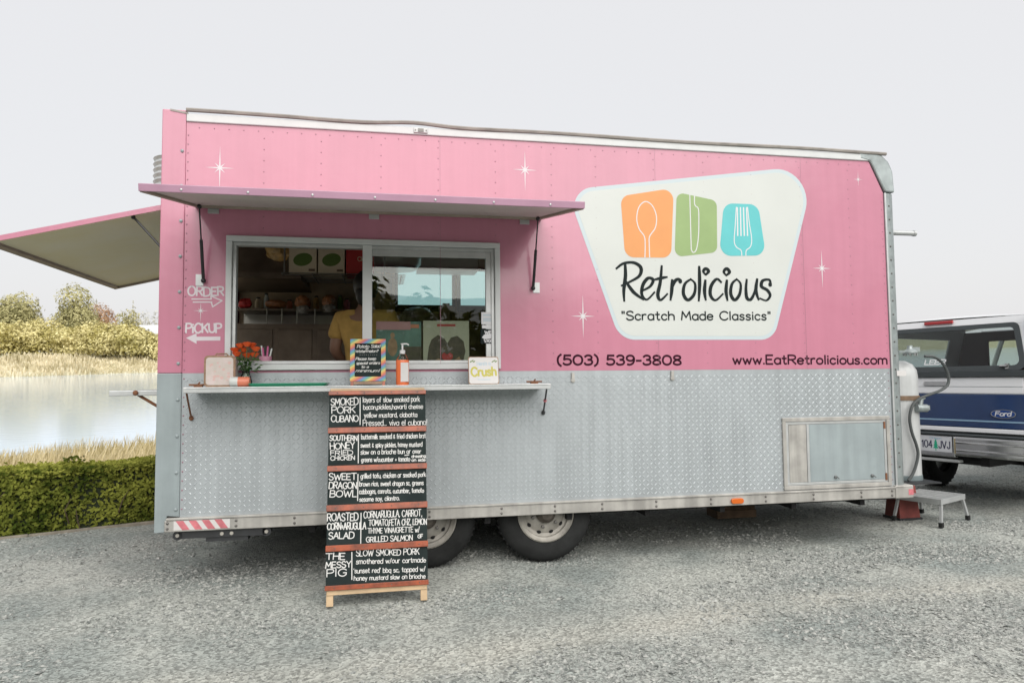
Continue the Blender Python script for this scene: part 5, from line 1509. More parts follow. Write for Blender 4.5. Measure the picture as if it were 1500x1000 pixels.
mb = MB(); bbox(mb, bx0 + 0.006, bx1 - 0.006, btop - 0.03, btop, -0.005, 0.001); mb.obj('top_rail', 'pine', BD, bevel=0.002)
sl_ = [(bpx(481, a)[1], bpx(481, b)[1]) for a, b in rows]
for i, (t_, b_) in enumerate(sl_):
    mb = MB(); bbox(mb, bx0 - 0.004, bx1 + 0.004, b_, t_, 0.0025, 0.014); s_ = mb.obj('slat', 'stain', BD, bevel=0.002)
    mb = MB()
    for k in range(4): p = bpl(bx0 + 0.05 + k * (bx1 - bx0 - 0.1) / 3, (t_ + b_) / 2, 0.0145); mb.ball(p, 0.004, 0.003, 0.004, 7)
    mb.obj('screws', 'bolt', s_, kind='stuff')
    if i < 5:
        mb = MB(); bbox(mb, bx0, bx1, sl_[i + 1][0] - 0.012, b_ + 0.012, -0.005, 0.002); mb.obj('chalk_panel', 'chalkboard', BD)
C6 = lambda x, y: bpx(460 + x / 5.5556, 560 + y / 5.5556)
C7 = lambda x, y: bpx(460 + x / 5.5556, 720 + y / 5.5556)
TXT = [(C6, [('SMOKED', 138, 185, 360, 180, 55), ('PORK', 145, 252, 335, 245, 52), ('CUBANO', 140, 320, 360, 318, 50), ('layers of slow smoked pork', 398, 162, 860, 155, 42), ('bacon,pickles,havarti cheese', 402, 220, 885, 212, 38), ('yellow mustard, ciabatta', 408, 285, 838, 278, 38), ('Pressed... viva el cubano!', 398, 352, 920, 345, 45),
           ('SOUTHERN', 128, 472, 350, 472, 42), ('HONEY', 132, 543, 330, 535, 50), ('FRIED', 135, 590, 315, 588, 36), ('CHICKEN', 135, 632, 330, 628, 32), ('buttermilk smoked & fried chicken brst', 385, 462, 908, 450, 38), ('sweet & spicy pickles, honey mustard', 380, 528, 880, 520, 36), ('slaw on a brioche bun or over', 380, 585, 870, 575, 36), ('greens w/cucumber + tomato', 385, 645, 780, 640, 36), ('dressing', 795, 612, 908, 606, 22), ('on side', 795, 642, 905, 640, 24),
           ('SWEET', 122, 792, 345, 788, 52), ('DRAGON', 122, 862, 345, 862, 52), ('BOWL', 130, 930, 345, 930, 55), ('grilled tofu, chicken or smoked pork', 380, 780, 908, 765, 38), ('brown rice, sweet dragon sc, greens', 370, 843, 890, 832, 36), ('cabbages, carrots, cucumber, tomato', 368, 905, 893, 893, 36), ('sesame soy, cilantro.', 370, 968, 695, 955, 36)], [(375, 125, 375, 343), (362, 425, 360, 655), (358, 745, 355, 960), (738, 592, 772, 588)]),
       (C7, [('ROASTED', 108, 235, 358, 232, 60), ('CORN+ARUGULA', 108, 308, 422, 300, 55), ('SALAD', 120, 383, 325, 378, 52), ('CORN,ARUGULA, CARROT,', 405, 212, 878, 196, 52), ('TOMATO,FETA CHZ, LEMON', 445, 275, 915, 265, 48), ('THYME VINAIGRETTE w/', 437, 337, 858, 325, 42), ('GRILLED SALMON', 425, 408, 800, 392, 42), ('GF', 845, 375, 885, 372, 28),
             ('THE', 95, 550, 250, 550, 52), ('MESSY', 95, 620, 300, 610, 48), ('PIG', 105, 690, 262, 680, 58), ('SLOW SMOKED PORK', 343, 522, 855, 508, 48), ('smothered w/our cartmade', 343, 585, 908, 570, 38), ("'sunset red' bbq sc, topped w/", 322, 660, 905, 645, 38), ('honey mustard slaw on brioche', 325, 720, 905, 700, 36)], [(383, 172, 380, 418), (308, 490, 308, 712)])]
ik = Ink(lambda a, b, h: bpl(a, b, h), 0.0024)
for fn, L, ln in TXT:
    for (s_, x0, y0, x1, y1, cp_) in L:
        a, b = fn(x0, y0), fn(x1, y1); c = fn(x0, y0 - cp_)
        big = s_.isupper() and cp_ > 40 and x0 < 200
        ik.text(s_, a, b, c[1] - a[1], 0.0056 if big else (0.0046 if s_.isupper() else 0.0040), 0.06, 1.5)
    for (x0, y0, x1, y1) in ln: ik.stroke([fn(x0, y0), fn(x1, y1)], 0.0055)
ik.obj('chalk_lettering', 'chalk', BD)

# ================================================================== THINGS ON THE SHELF
def shelf_pt(px, yv): return onY(px, 560, yv)[0]
# vintage tin case
ya = -0.20
x0, x1 = shelf_pt(299, ya), shelf_pt(344, ya); zt_ = onY(300, 521, ya)[2]
tc_ = thing('tin_case', 'old floral cream and pink tin lunch case at the left end of the serving shelf', 'tin case', ((x0 + x1) / 2, -0.15, sz))
w_, h_ = (x1 - x0) / 2, zt_ - sz
mb = MB(); mb.prism(fillet([(-w_, 0), (w_, 0), (w_, h_), (-w_, h_)], 0.025), -0.045, 0.055); mb.obj('body', 'tin', tc_, bevel=0.004)
mb = MB(); mb.prism(fillet([(-w_ - .002, -0.0), (w_ + .002, -0.0), (w_ + .002, h_ + .002), (-w_ - .002, h_ + .002)], 0.026), -0.052, -0.0455); lid_ = mb.obj('rim', 'tinrim', tc_)
mb = MB(); mb.prism(fillet([(-w_ + .010, 0.012), (w_ - .010, 0.012), (w_ - .010, h_ - .010), (-w_ + .010, h_ - .010)], 0.02), -0.054, -0.0522); mb.obj('floral_front', 'tin', tc_)
ik = Ink(lambda x, z, h: (x, -0.0545 - h, z), 0.0)
for k in range(16):
    cx_, cz_ = random.uniform(-w_ + .03, w_ - .03), random.uniform(0.03, h_ - .03); rr = random.uniform(0.005, 0.012)
    ik.poly([(cx_ + rr * math.cos(a), cz_ + rr * 0.8 * math.sin(a)) for a in [j * math.pi / 4 for j in range(8)]])
ik.obj('flower_prints', 'tinpink', tc_, kind='stuff')
mb = MB(); mb.prism(fillet([(-w_ - .0015, 0.0), (w_ + .0015, 0), (w_ + .0015, h_ + .0015), (-w_ - .0015, h_ + .0015)], 0.026), -0.038, -0.022); mb.obj('pink_band', 'tinpink', tc_)
mb = MB(); mb.tube([(-0.04, 0.0, h_), (-0.03, 0.0, h_ + 0.014), (0.03, 0.0, h_ + 0.014), (0.04, 0, h_)], 0.005, 7); mb.obj('handle', 'tinrim', tc_)
# vase of orange roses
yv = -0.13; vx = shelf_pt(360, yv)
vs_ = thing('rose_vase', 'glass vase of orange roses on the serving shelf', 'vase', (vx, yv, sz))
mb = MB(); mb.lathe([(0.0, 0.0), (0.036, 0.0), (0.04, 0.02), (0.034, 0.06), (0.022, 0.09), (0.030, 0.105), (0.044, 0.118), (0.041, 0.118), (0.019, 0.09), (0.03, 0.06), (0.036, 0.02), (0.0, 0.006)], (0, 0, 0), 'z', 24); mb.obj('glass_vase', 'clearglass', vs_)
heads = [(344, 513), (352, 507), (362, 505), (357, 513), (369, 506), (375, 512), (347, 519), (362, 521), (373, 520)]
for k, (x, y) in enumerate(heads):
    yy = yv + random.uniform(-.05, .03); p = onY(x, y, yy); c = (p[0] - vx, yy - yv, p[2] - sz)
    mb = MB(); mb.tube([(random.uniform(-.01, .01), 0, 0.03), (c[0] * 0.4, c[1] * 0.4, 0.13), (c[0], c[1], c[2] - 0.01)], 0.0028, 6); s_ = mb.obj('stem', 'stem', vs_)
    mb = MB()
    for ring, (n_, rr, tl) in enumerate(((6, 0.026, 0.9), (5, 0.019, 0.5), (3, 0.010, 0.2))):
        for j in range(n_):
            a = j * 2 * math.pi / n_ + ring * 0.5
            ca, sa = math.cos(a), math.sin(a)
            P = []
            for iu in range(4):
                for iv in range(4):
                    uu = (iu / 3 - 0.5) * 1.5; vv = iv / 3
                    rad = rr * (0.45 + 0.65 * vv ** 0.7) * (1 + 0.12 * tl * vv)
                    aa = a + uu * (0.8 if ring == 0 else 0.9)
                    P.append((c[0] + math.cos(aa) * rad, c[1] + math.sin(aa) * rad, c[2] - 0.012 + 0.036 * vv * (1 - 0.25 * abs(uu)) - 0.008 * tl * vv * vv))
            mb.add(P, [(iu * 4 + iv, iu * 4 + 4 + iv, iu * 4 + 5 + iv, iu * 4 + 1 + iv) for iu in range(3) for iv in range(3)], True)
    mb.ball((c[0], c[1], c[2] + 0.006), 0.011, 0.011, 0.015, 8); mb.obj('rose', 'rose', s_)
k = 40
for j in range(34):
    a = random.uniform(0, 6.28); rr = random.uniform(0.02, 0.085); zc = random.uniform(0.10, 0.19); c = Vector((math.cos(a) * rr, math.sin(a) * rr * 0.7, zc))
    if j < 4: c = Vector((0.06 + 0.012 * j, -0.03, 0.10 + 0.012 * j))
    d = Vector((math.cos(a), math.sin(a) * 0.7, random.uniform(-.5, .5))).normalized(); sd = d.cross(Vector((0, 0, 1))).normalized(); L = random.uniform(0.035, 0.055)
    mb = MB(); mb.add([c - d * L * .5, c + sd * L * .3 - Vector((0, 0, .003)), c + d * L * .55 - Vector((0, 0, .008)), c - sd * L * .3 - Vector((0, 0, .003)), c + Vector((0, 0, 0.005))], [(0, 1, 4), (1, 2, 4), (2, 3, 4), (3, 0, 4)], True); mb.obj('leaf', 'roseleaf', vs_)
# can lying in front of the vase
yc = -0.24; a, b = shelf_pt(337, yc), shelf_pt(366, yc)
cu = thing('drink_can', 'white and coral patterned can lying in front of the rose vase', 'can', ((a + b) / 2, yc, sz))
L = (b - a) / 2; r_ = 0.031
mb = MB(); mb.lathe([(0.0, -L), (r_ * .8, -L), (r_, -L + .008), (r_, -0.01)], (0, 0, r_), 'x', 20); mb.obj('white_end', 'cream', cu)
mb = MB(); mb.lathe([(r_ + 0.0004, -0.01), (r_ + 0.0004, L - 0.008), (r_ * 0.85, L), (0, L - .004)], (0, 0, r_), 'x', 20); mb.obj('coral_wrap', 'coral', cu)
# green tray
yt = -0.21; a, b = shelf_pt(367, yt), shelf_pt(481, yt)
tr_ = thing('serving_tray', 'flat green plastic tray on the serving shelf', 'tray', ((a + b) / 2, yt, sz)); w_ = (b - a) / 2
mb = MB(); mb.zprism(fillet([(-w_ + .015, -0.105), (w_ - .015, -0.105), (w_ - .015, 0.155), (-w_ + .015, 0.155)], 0.03), 0.0, 0.004); mb.obj('base', 'tray', tr_)
o_out = fillet([(-w_, -0.12), (w_, -0.12), (w_, 0.17), (-w_, 0.17)], 0.04); o_in = fillet([(-w_ + .015, -0.105), (w_ - .015, -0.105), (w_ - .015, 0.155), (-w_ + .015, 0.155)], 0.03)
mb = MB(); n_ = len(o_out); mb.add([(x, y, 0.0041) for x, y in o_in] + [(x, y, 0.020) for x, y in o_out] + [(x, y, 0.016) for x, y in o_out] + [(x, y, 0.0) for x, y in o_in], [(i, (i + 1) % n_, n_ + (i + 1) % n_, n_ + i) for i in range(n_)] + [(n_ + i, n_ + (i + 1) % n_, 2 * n_ + (i + 1) % n_, 2 * n_ + i) for i in range(n_)] + [(2 * n_ + i, 2 * n_ + (i + 1) % n_, 3 * n_ + (i + 1) % n_, 3 * n_ + i) for i in range(n_)]); mb.obj('rim', 'tray', tr_)
# pink pen cup on the inner counter
yp = 0.12; px_ = onY(389, 530, yp)[0]
pc = thing('pen_cup', 'pink cup of pens and markers on the counter inside the window', 'pen cup', (px_, yp, 1.4055))
mb = MB(); mb.lathe([(0.0, 0.0), (0.038, 0.0), (0.042, 0.085), (0.039, 0.085), (0.035, 0.004)], (0, 0, 0), 'z', 22); mb.obj('cup', 'cuppink', pc)
for k, (mt, dx_, dy_, h_) in enumerate((('penwhite', -.02, 0, .155), ('penblack', -.005, .01, .15), ('penpink', .012, -.01, .15), ('penblack', .02, .012, .14), ('penpink', -.012, -.014, .14), ('penwhite', .028, 0, .135))):
    mb = MB(); mb.tube([(dx_ * 0.4, dy_ * 0.4, 0.005), (dx_ * 1.4, dy_ * 1.4, h_)], 0.006, 8); mb.ball((dx_ * 1.4, dy_ * 1.4, h_), 0.006, 0.006, 0.004, 8); mb.obj('marker_pen', mt, pc)
# little easel board with a rainbow frame
ye = -0.20; a = onY(512.5, 558, ye); b = onY(565, 496, ye)
ez = sz; w_ = (b[0] - a[0]) / 2; h_ = b[2] - ez
es = thing('easel_sign', 'small chalkboard sign with a rainbow striped frame on the serving shelf', 'sign', ((a[0] + b[0]) / 2, ye, ez))
tilt = 0.12
def epl(x, z, h): return (x, z * tilt - h, z)
def ebox(mb, x0, x1, z0, z1, h0, h1): mb.obox(epl(x0, z0, h0), (x1 - x0, 0, 0), (0, (z1 - z0) * tilt, z1 - z0), (0, -(h1 - h0), 0))
zb = 0.028
mb = MB(); ebox(mb, -w_ + .02, w_ - .02, zb + .02, h_ - .02, -0.004, 0.002); mb.obj('chalk_panel', 'chalkboard', es)
def rainbowmat():
    m = bpy.data.materials.new('rainbow'); m.use_nodes = True
    nt = m.node_tree; b_ = nt.nodes['Principled BSDF']; b_.inputs['Roughness'].default_value = 0.6
    tc = nt.nodes.new('ShaderNodeTexCoord'); mp = nt.nodes.new('ShaderNodeMapping'); mp.inputs['Rotation'].default_value = (0, R(32), 0)
    sp = nt.nodes.new('ShaderNodeSeparateXYZ'); mu = nt.nodes.new('ShaderNodeMath'); mu.operation = 'MULTIPLY'; mu.inputs[1].default_value = 15.5
    frc = nt.nodes.new('ShaderNodeMath'); frc.operation = 'FRACT'
    nt.links.new(tc.outputs['Object'], mp.inputs[0]); nt.links.new(mp.outputs[0], sp.inputs[0]); nt.links.new(sp.outputs['Z'], mu.inputs[0]); nt.links.new(mu.outputs[0], frc.inputs[0])
    cr = nt.nodes.new('ShaderNodeValToRGB'); cr.color_ramp.interpolation = 'CONSTANT'
    cs = [(0, (0.50, 0.14, 0.12)), (0.18, (0.60, 0.27, 0.09)), (0.36, (0.54, 0.47, 0.16)), (0.54, (0.17, 0.36, 0.24)), (0.70, (0.10, 0.27, 0.42)), (0.86, (0.21, 0.17, 0.33))]
    cr.color_ramp.elements[0].color = (*cs[0][1], 1); cr.color_ramp.elements[1].position = cs[1][0]; cr.color_ramp.elements[1].color = (*cs[1][1], 1)
    for p_, c_ in cs[2:]:
        e_ = cr.color_ramp.elements.new(p_); e_.color = (*c_, 1)
    nt.links.new(frc.outputs[0], cr.inputs[0]); nt.links.new(cr.outputs[0], b_.inputs['Base Color']); MATS['rainbow'] = m
rainbowmat()
for (x0, x1, z0, z1) in ((-w_, w_, h_ - .030, h_), (-w_, w_, zb, zb + .030), (-w_, -w_ + .030, zb + .0301, h_ - .0301), (w_ - .030, w_, zb + .0301, h_ - .0301)):
    mb = MB(); ebox(mb, x0, x1, z0, z1, -0.006, 0.009); mb.obj('frame_bar', 'rainbow', es, bevel=0.002)
for x in (-w_ + .004, w_ - .022):
    mb = MB(); ebox(mb, x, x + .018, 0.0, zb, -0.004, 0.006); mb.obj('foot', 'stain', es)
mb = MB(); ebox(mb, -w_ + .024, w_ - .024, 0.008, zb - .002, -0.002, 0.004); mb.obj('cross_bar', 'tinrim', es)
for x in (-w_ + .02, w_ - .03):
    mb = MB(); mb.tube([(x, h_ * tilt * 0.8 + 0.012, h_ * 0.8), (x, 0.105, 0.004)], 0.005, 6); mb.obj('back_leg', 'pine', es)
E1 = lambda x, y: (onY(490 + x / 11.11, 480 + y / 11.11, ye)[0] - (a[0] + b[0]) / 2, onY(490 + x / 11.11, 480 + y / 11.11, ye)[2] - ez)
ik = Ink(epl, 0.0025)
for (t_, x0, y0, x1, y1, c_) in (('Potato Salad', 368, 325, 745, 318, 50), ('or', 508, 350, 545, 350, 16), ('Watermelon?', 338, 398, 712, 395, 42), ('Please keep', 345, 525, 675, 520, 42), ('special orders', 358, 595, 740, 588, 42), ('to a', 440, 650, 555, 650, 34), ('minimum!', 352, 718, 735, 716, 42)):
    p, q = E1(x0, y0), E1(x1, y1); ik.text(t_, p, q, E1(x0, y0 - c_)[1] - p[1], 0.0034, 0.04, 1.2, 0, 0.25)
for k in range(9):
    p = E1(415 + k * 34, 437); ik.poly([(p[0] + 0.002 * math.cos(a), p[1] + 0.002 * math.sin(a)) for a in (0, 1.57, 3.14, 4.71)])
ik.obj('chalk_lettering', 'chalk', es)
# sanitizer bottle
yb = -0.22; a, b = onY(580, 558, yb), onY(599, 504, yb)
sb = thing('sanitizer_bottle', 'orange pump bottle of hand sanitizer on the serving shelf', 'bottle', ((a[0] + b[0]) / 2, yb, sz)); w_ = (b[0] - a[0]) / 2
hb = onY(590, 527, yb)[2] - sz; hs_ = onY(590, 519, yb)[2] - sz; ht = onY(590, 503, yb)[2] - sz
mb = MB(); mb.lathe([(0.0, 0.0), (w_ * .92, 0.0), (w_, 0.006), (w_, hb - .004), (w_ * .97, hb)], (0, 0, 0), 'z', 24, 1, 0.72); mb.obj('filled_body', 'sanitizer', sb)
mb = MB(); mb.lathe([(w_ * .97, hb), (w_ * .85, hb + .012), (w_ * .5, hs_ + .003), (w_ * .38, hs_ + .010)], (0, 0, 0), 'z', 24, 1, 0.72); mb.obj('clear_shoulder', 'clearglass', sb)
mb = MB(); mb.lathe([(w_ * .42, hs_ + .004), (w_ * .44, hs_ + .026), (w_ * .25, hs_ + .030), (0.006, hs_ + .032), (0.006, ht - .008), (0.012, ht - .006), (0.012, ht), (0, ht + .002)], (0, 0, 0), 'z', 18); mb.tube([(0, 0, ht - .003), (0.028, 0, ht - .002), (0.042, 0, ht - .010)], 0.005, 8); mb.obj('pump', 'pump', sb)
mb = MB(); mb.box(-w_ * .30, w_ * .90, -w_ * .72 - 0.002, -w_ * .45, 0.022, hb - .018); mb.obj('white_label', 'refwhite', sb)
# yellow lettered tin sign
ys = -0.24; a, b = onY(686.5, 558, ys), onY(731, 522, ys)
cs_ = thing('tin_sign', 'small square white tin sign with yellow lettering at the right end of the shelf', 'tin sign', ((a[0] + b[0]) / 2, ys, sz)); w_ = (b[0] - a[0]) / 2; h_ = b[2] - sz
tilt2 = 0.18
def spl(x, z, h): return (x, z * tilt2 - h, z)
def splate(P, h0, h1, mt, nm):
    P = fillet(P, 0.014); n_ = len(P); mb = MB()
    mb.add([spl(x, z, h1) for x, z in P] + [spl(x, z, h0) for x, z in P], [tuple(range(n_)), tuple(range(2 * n_ - 1, n_ - 1, -1))] + [(i, i + n_, (i + 1) % n_ + n_, (i + 1) % n_) for i in range(n_)]); return mb.obj(nm, mt, cs_)
splate([(-w_, 0), (w_, 0), (w_, h_), (-w_, h_)], -0.004, 0.004, 'tinrim', 'rim')
splate([(-w_ + .005, .005), (w_ - .005, .005), (w_ - .005, h_ - .005), (-w_ + .005, h_ - .005)], 0.0041, 0.0062, 'refwhite', 'face')
mb = MB(); mb.tube([(0, h_ * tilt2 * .7 + .005, h_ * .7), (0, 0.10, 0.003)], 0.004, 6); mb.obj('prop', 'tinrim', cs_)
ik = Ink(spl, 0.0066); ik.text('Crush', (-w_ * .80, h_ * .30), (w_ * .80, h_ * .32), h_ * .30, 0.013, 0.0, 2.2); ik.obj('yellow_lettering', 'crushyellow', cs_)
ik = Ink(spl, 0.0064); ik.text("Here's a", (-w_ * .42, h_ * .68), (w_ * .45, h_ * .70), h_ * .13, 0.005, 0.0, 1.4); ik.stroke([(-w_ * .4, h_ * .17), (w_ * .4, h_ * .17)], 0.006); ik.obj('pale_lettering', 'crushblue', cs_)
ik = Ink(spl, 0.0065)
for s_ in (-1, 1):
    for k in range(3):
        cx_, cz_ = s_ * w_ * (.62 + .1 * k), h_ * (.82 + .03 * (k % 2)); ik.poly([(cx_ - .010, cz_ - .006), (cx_ + .002, cz_ - .004), (cx_ + .010, cz_ + .006), (cx_ - .002, cz_ + .005)])
ik.obj('leaf_prints', 'leafprint', cs_)
# two record sleeves behind the glass, plain stand-in designs
def sleeve(x0, y0, x1, y1, yv, label, kind):
    a, b = onY(x0, y1, yv), onY(x1, y0, yv)
    w_ = (b[0] - a[0]) / 2; h_ = b[2] - 1.4055
    t = thing('record_sleeve', label, 'record sleeve', ((a[0] + b[0]) / 2, yv, 1.4055))
    mb = MB(); mb.box(-w_, w_, 0, 0.006, 0, h_); mb.obj('card', 'sleevecream' if kind else 'sleeveteal', t)
    def blob(mt, pts, lv, nm):
        ik = Ink(lambda x, z, h: (x, -h, z), lv); ik.poly([(-w_ + 2 * w_ * p, h_ * q) for p, q in pts]); ik.obj(nm, mt, t)
    el = lambda cx_, cz_, rx, rz: [(cx_ + rx * math.cos(j * math.pi / 9), cz_ + rz * math.sin(j * math.pi / 9)) for j in range(18)]
    if kind:
        blob('sleevedark', [(.08, .12), (.12, .45), (.18, .60), (.32, .70), (.46, .62), (.52, .52), (.60, .64), (.74, .68), (.88, .56), (.92, .35), (.86, .10), (.66, .04), (.5, .02), (.30, .04)], .0005, 'dark_print')
        blob('sleevetan', [(.16, .0), (.20, .14), (.34, .20), (.46, .10), (.48, .0)], .0007, 'tan_print'); blob('sleevetan', [(.64, .0), (.68, .16), (.78, .24), (.84, .12), (.84, .0)], .0008, 'tan_print')
        blob('sleevered', [(.52, .08), (.40, .21), (.40, .28), (.45, .32), (.52, .28), (.58, .32), (.64, .28), (.64, .21)], .0010, 'red_heart'); blob('sleevered', [(.30, .88), (.70, .88), (.70, .93), (.30, .93)], .0006, 'red_band')
    else:
        blob('sleevepink', [(0, .82), (.76, .82), (.76, 1), (0, 1)], .0005, 'pink_band'); blob('coral', [(.76, .86), (.95, .86), (.95, .94), (.76, .94)], .0006, 'coral_spot')
        blob('sleevetan', el(.36, .45, .11, .20), .0006, 'tan_print'); blob('sleevedark', [(.55, 0), (1, 0), (1, .46), (.55, .46)], .0006, 'dark_print'); blob('sleevetan', el(.36, .70, .05, .06), .0007, 'tan_print')
sleeve(551, 471, 617, 536, 0.11, 'teal and pink record sleeve standing behind the glass, left of the cream one', 0)
sleeve(620, 470, 687, 536, 0.10, 'cream record sleeve with dark print and red spot behind the glass', 1)

# ================================================================== NOSE OF THE TRAILER: gas bottles, step, tongue
mb = MB(); mb.box(UR, 6.30, 1.13, 1.25, 0.30, 0.40); mb.obox((UR, 0.35, 0.30), (0.85, 0.80, 0), (-0.045, 0.05, 0), (0, 0, 0.09)); mb.obox((UR, 2.05, 0.30), (0.85, -0.80, 0), (0.045, 0.05, 0), (0, 0, 0.09)); mb.box(UR + .02, UR + .62, 0.35, 2.05, 0.39, 0.402); tg = mb.obj('tongue', 'darkmetal', T)
p = onY(1340, 610, 0.62); tx_ = p[0] - 0.155
ztop = onY(1330, 529, 0.62)[2]
gt = thing('gas_cylinder', 'tall white gas cylinder on the trailer nose beside the corner post', 'gas cylinder', (tx_, 0.62, 0.402))
hgt = ztop - 0.402; r_ = 0.155
zst = onY(1330, 582, 0.62)[2] - 0.402; zgr = onY(1330, 693, 0.62)[2] - 0.402
mb = MB(); mb.lathe([(0, zgr), (r_, zgr), (r_, hgt - 0.14), (r_ * 0.95, hgt - 0.08), (r_ * 0.75, hgt - 0.03), (r_ * 0.4, hgt), (0, hgt + .005)], (0, 0, 0), 'z', 28); mb.obj('tank', 'tankwhite', gt)
mb = MB(); mb.lathe([(r_ * .9, 0.0), (r_ * 1.02, 0.01), (r_ * 1.02, zgr - .06), (r_ * 1.05, zgr - .05), (r_ * 1.02, zgr)], (0, 0, 0), 'z', 28); mb.obj('foot_ring', 'tankgrey', gt)
mb = MB(); mb.lathe([(r_ + .002, zst - .02), (r_ + .008, zst - .02), (r_ + .008, zst + .02), (r_ + .002, zst + .02)], (0, 0, 0), 'z', 28); mb.obj('strap', 'brownwood', gt)
# regulator with hose
rp = onY(1333, 515, 0.45)
rg = thing('gas_regulator', 'grey gas regulator with looping hose above the white cylinder', 'regulator', (rp[0], 0.45, rp[2]))
mb = MB(); mb.lathe([(0, -.022), (0.05, -.022), (0.06, -.012), (0.06, 0.0), (0.05, .01), (0.03, .02), (0.022, .03), (0.022, .055), (0, .056)], (0, 0, 0), 'z', 22); mb.box(0.0, .085, -.02, .02, .0, .04); mb.box(-.12, 0, -.015, .015, -.01, .012); mb.obj('diaphragm_body', 'galv', rg)
mb = MB()
for k in range(8): a = k * math.pi / 4; mb.tube([(.052 * math.cos(a), .052 * math.sin(a), -.035), (.052 * math.cos(a), .052 * math.sin(a), -.008)], .007, 6)
mb.obj('bolts', 'steel', rg)
hp = [(1352, 522), (1366, 523), (1378, 532), (1386, 548), (1386, 562), (1376, 571), (1358, 578), (1344, 584), (1334, 594), (1330, 612), (1333, 632), (1340, 652), (1342, 668), (1336, 690), (1328, 703)]
P = [onY(x, y, 0.45) - np.array([rp[0], 0.45, rp[2]]) for x, y in hp]
cm = catmull([(q[0], q[2]) for q in P], 4)
mb = MB(); mb.tube([(x, -0.02 if i < 30 else -0.02 - 0.0 * i, z) for i, (x, z) in enumerate(cm)], 0.0125, 8); mb.obj('hose', 'hose', rg)
q = onY(1349, 597, 0.45) - np.array([rp[0], 0.45, rp[2]])
mb = MB(); mb.tube([(q[0] - .05, 0.0, q[2]), (q[0] + .055, 0.0, q[2] - .005)], .035, 12); mb.tube([(q[0] - .01, 0, q[2]), (q[0] + .005, -.0, q[2] + .07)], .02, 10); mb.tube([(q[0] - .03, 0, q[2] + .06), (q[0] + .04, 0, q[2] + .085)], .012, 8); mb.box(q[0] + .04, q[0] + .075, -.02, .02, q[2] - .02, q[2] + .02); mb.obj('valve', 'galv', rg)
# red jack under the nose
p = onZ(1322, 757)
rj = thing('red_jack', 'squat red steel jack under the front corner of the trailer', 'jack', (p[0], p[1], 0))
mb = MB(); mb.add([(-.11, -.1, 0), (.11, -.1, 0), (.11, .1, 0), (-.11, .1, 0), (-.09, -.07, .30), (.09, -.07, .30), (.09, .07, .30), (-.09, .07, .30)], [(0, 3, 2, 1), (4, 5, 6, 7), (0, 1, 5, 4), (1, 2, 6, 5), (2, 3, 7, 6), (3, 0, 4, 7)]); mb.obj('frame', 'redpaint', rj, bevel=0.006)
mb = MB(); mb.box(-.12, .12, -.11, .11, -0.01, 0.012); mb.obj('base', 'darkmetal', rj)
mb = MB(); mb.tube([(0.0, 0, .29), (0.0, 0, .385)], .03, 10); mb.obj('screw', 'steel', rj)
# folding aluminium step
A0, A1, A2 = onZ(1380, 773)[:2], onZ(1421, 761)[:2], onZ(1303, 763)[:2]
ex = A1 - A0; ln = np.linalg.norm(ex); ang = math.atan2(ex[1], ex[0]); wd_ = 0.42
stl = thing('folding_step', 'folding aluminium work step with slatted top beside the trailer nose', 'step stool', (float(A0[0]), float(A0[1]), 0), ang)
H = 0.235; ins = 0.07
for k in range(6):
    mb = MB(); y = 0.03 + k * (wd_ - .06) / 6; mb.box(ins - .02, ln - ins + .02, y, y + (wd_ - .06) / 6 - .014, H - .012, H); mb.obj('slat', 'alu', stl, bevel=0.002)
mb = MB(); mb.box(ins - .03, ln - ins + .03, 0.014, 0.029, H - .045, H + .001); mb.box(ins - .03, ln - ins + .03, wd_ - .029, wd_ - .014, H - .045, H + .001); mb.box(ins - .03, ins - .021, .03, wd_ - .03, H - .045, H + .001); mb.box(ln - ins + .021, ln - ins + .03, .03, wd_ - .03, H - .045, H + .001); mb.obj('top_frame', 'alu', stl, bevel=0.002)
for sx in (0, 1):
    for sy_ in (0, 1):
        x0, x1_ = (ins, 0.015) if sx == 0 else (ln - ins, ln - .015); y0, y1_ = (.03, 0.012) if sy_ == 0 else (wd_ - .03, wd_ - .012)
        mb = MB(); mb.obox((x0 - .014, y0 - .010, H - .03), (.028, 0, 0), (0, .02, 0), (x1_ - x0, y1_ - y0, -(H - .055))); lg_ = mb.obj('leg', 'alu', stl)
        mb = MB(); mb.box(x1_ - .021, x1_ + .021, y1_ - .016, y1_ + .016, 0.0, .042); mb.obj('rubber_foot', 'rubber', lg_, bevel=0.004)

# ================================================================== PICKUP
TK = thing('pickup_truck', 'white and dark blue pickup truck with a white bed canopy, rear to the trailer', 'pickup truck', (6.775, 1.19, 0), math.atan2(math.cos(1.233), math.sin(1.233)))
def tb_(name, mt, x0, x1, y0, y1, z0, z1, bev=0.0, par=None):
    mb = MB(); mb.box(x0, x1, y0, y1, z0, z1); return mb.obj(name, mt, par or TK, bevel=bev)
tg_ = tb_('tailgate', 'truckwhite', 0.0, 0.07, -.775, .775, 1.137, 1.300, .012)
tb_('lower_panel', 'truckblue', -0.002, 0.07, -.775, .775, .815, 1.1365, .008, tg_)
tb_('pin_stripe', 'bluestripe', -0.005, -0.0022, -.77, .77, .874, .888, 0, tg_)
tb_('bottom_trim', 'truckwhite', -0.008, 0.06, -.775, .775, .770, .812, .006, tg_)
tb_('crease', 'galv', -0.0015, 0.0, -.77, .77, 1.206, 1.211, 0, tg_)
mb = MB(); mb.prism(fillet([(-.115, 1.215), (.115, 1.215), (.115, 1.262), (-.115, 1.262)], .02), -.012, 0.004)
mb.v = [(y, -x, z) for x, y, z in mb.v]; mb.obj('tailgate_handle', 'chrome', tg_, bevel=.004)
ov = [(.105 * math.cos(k * math.pi / 16), .042 * math.sin(k * math.pi / 16)) for k in range(32)]
yb_ = -.60; zb_ = .955
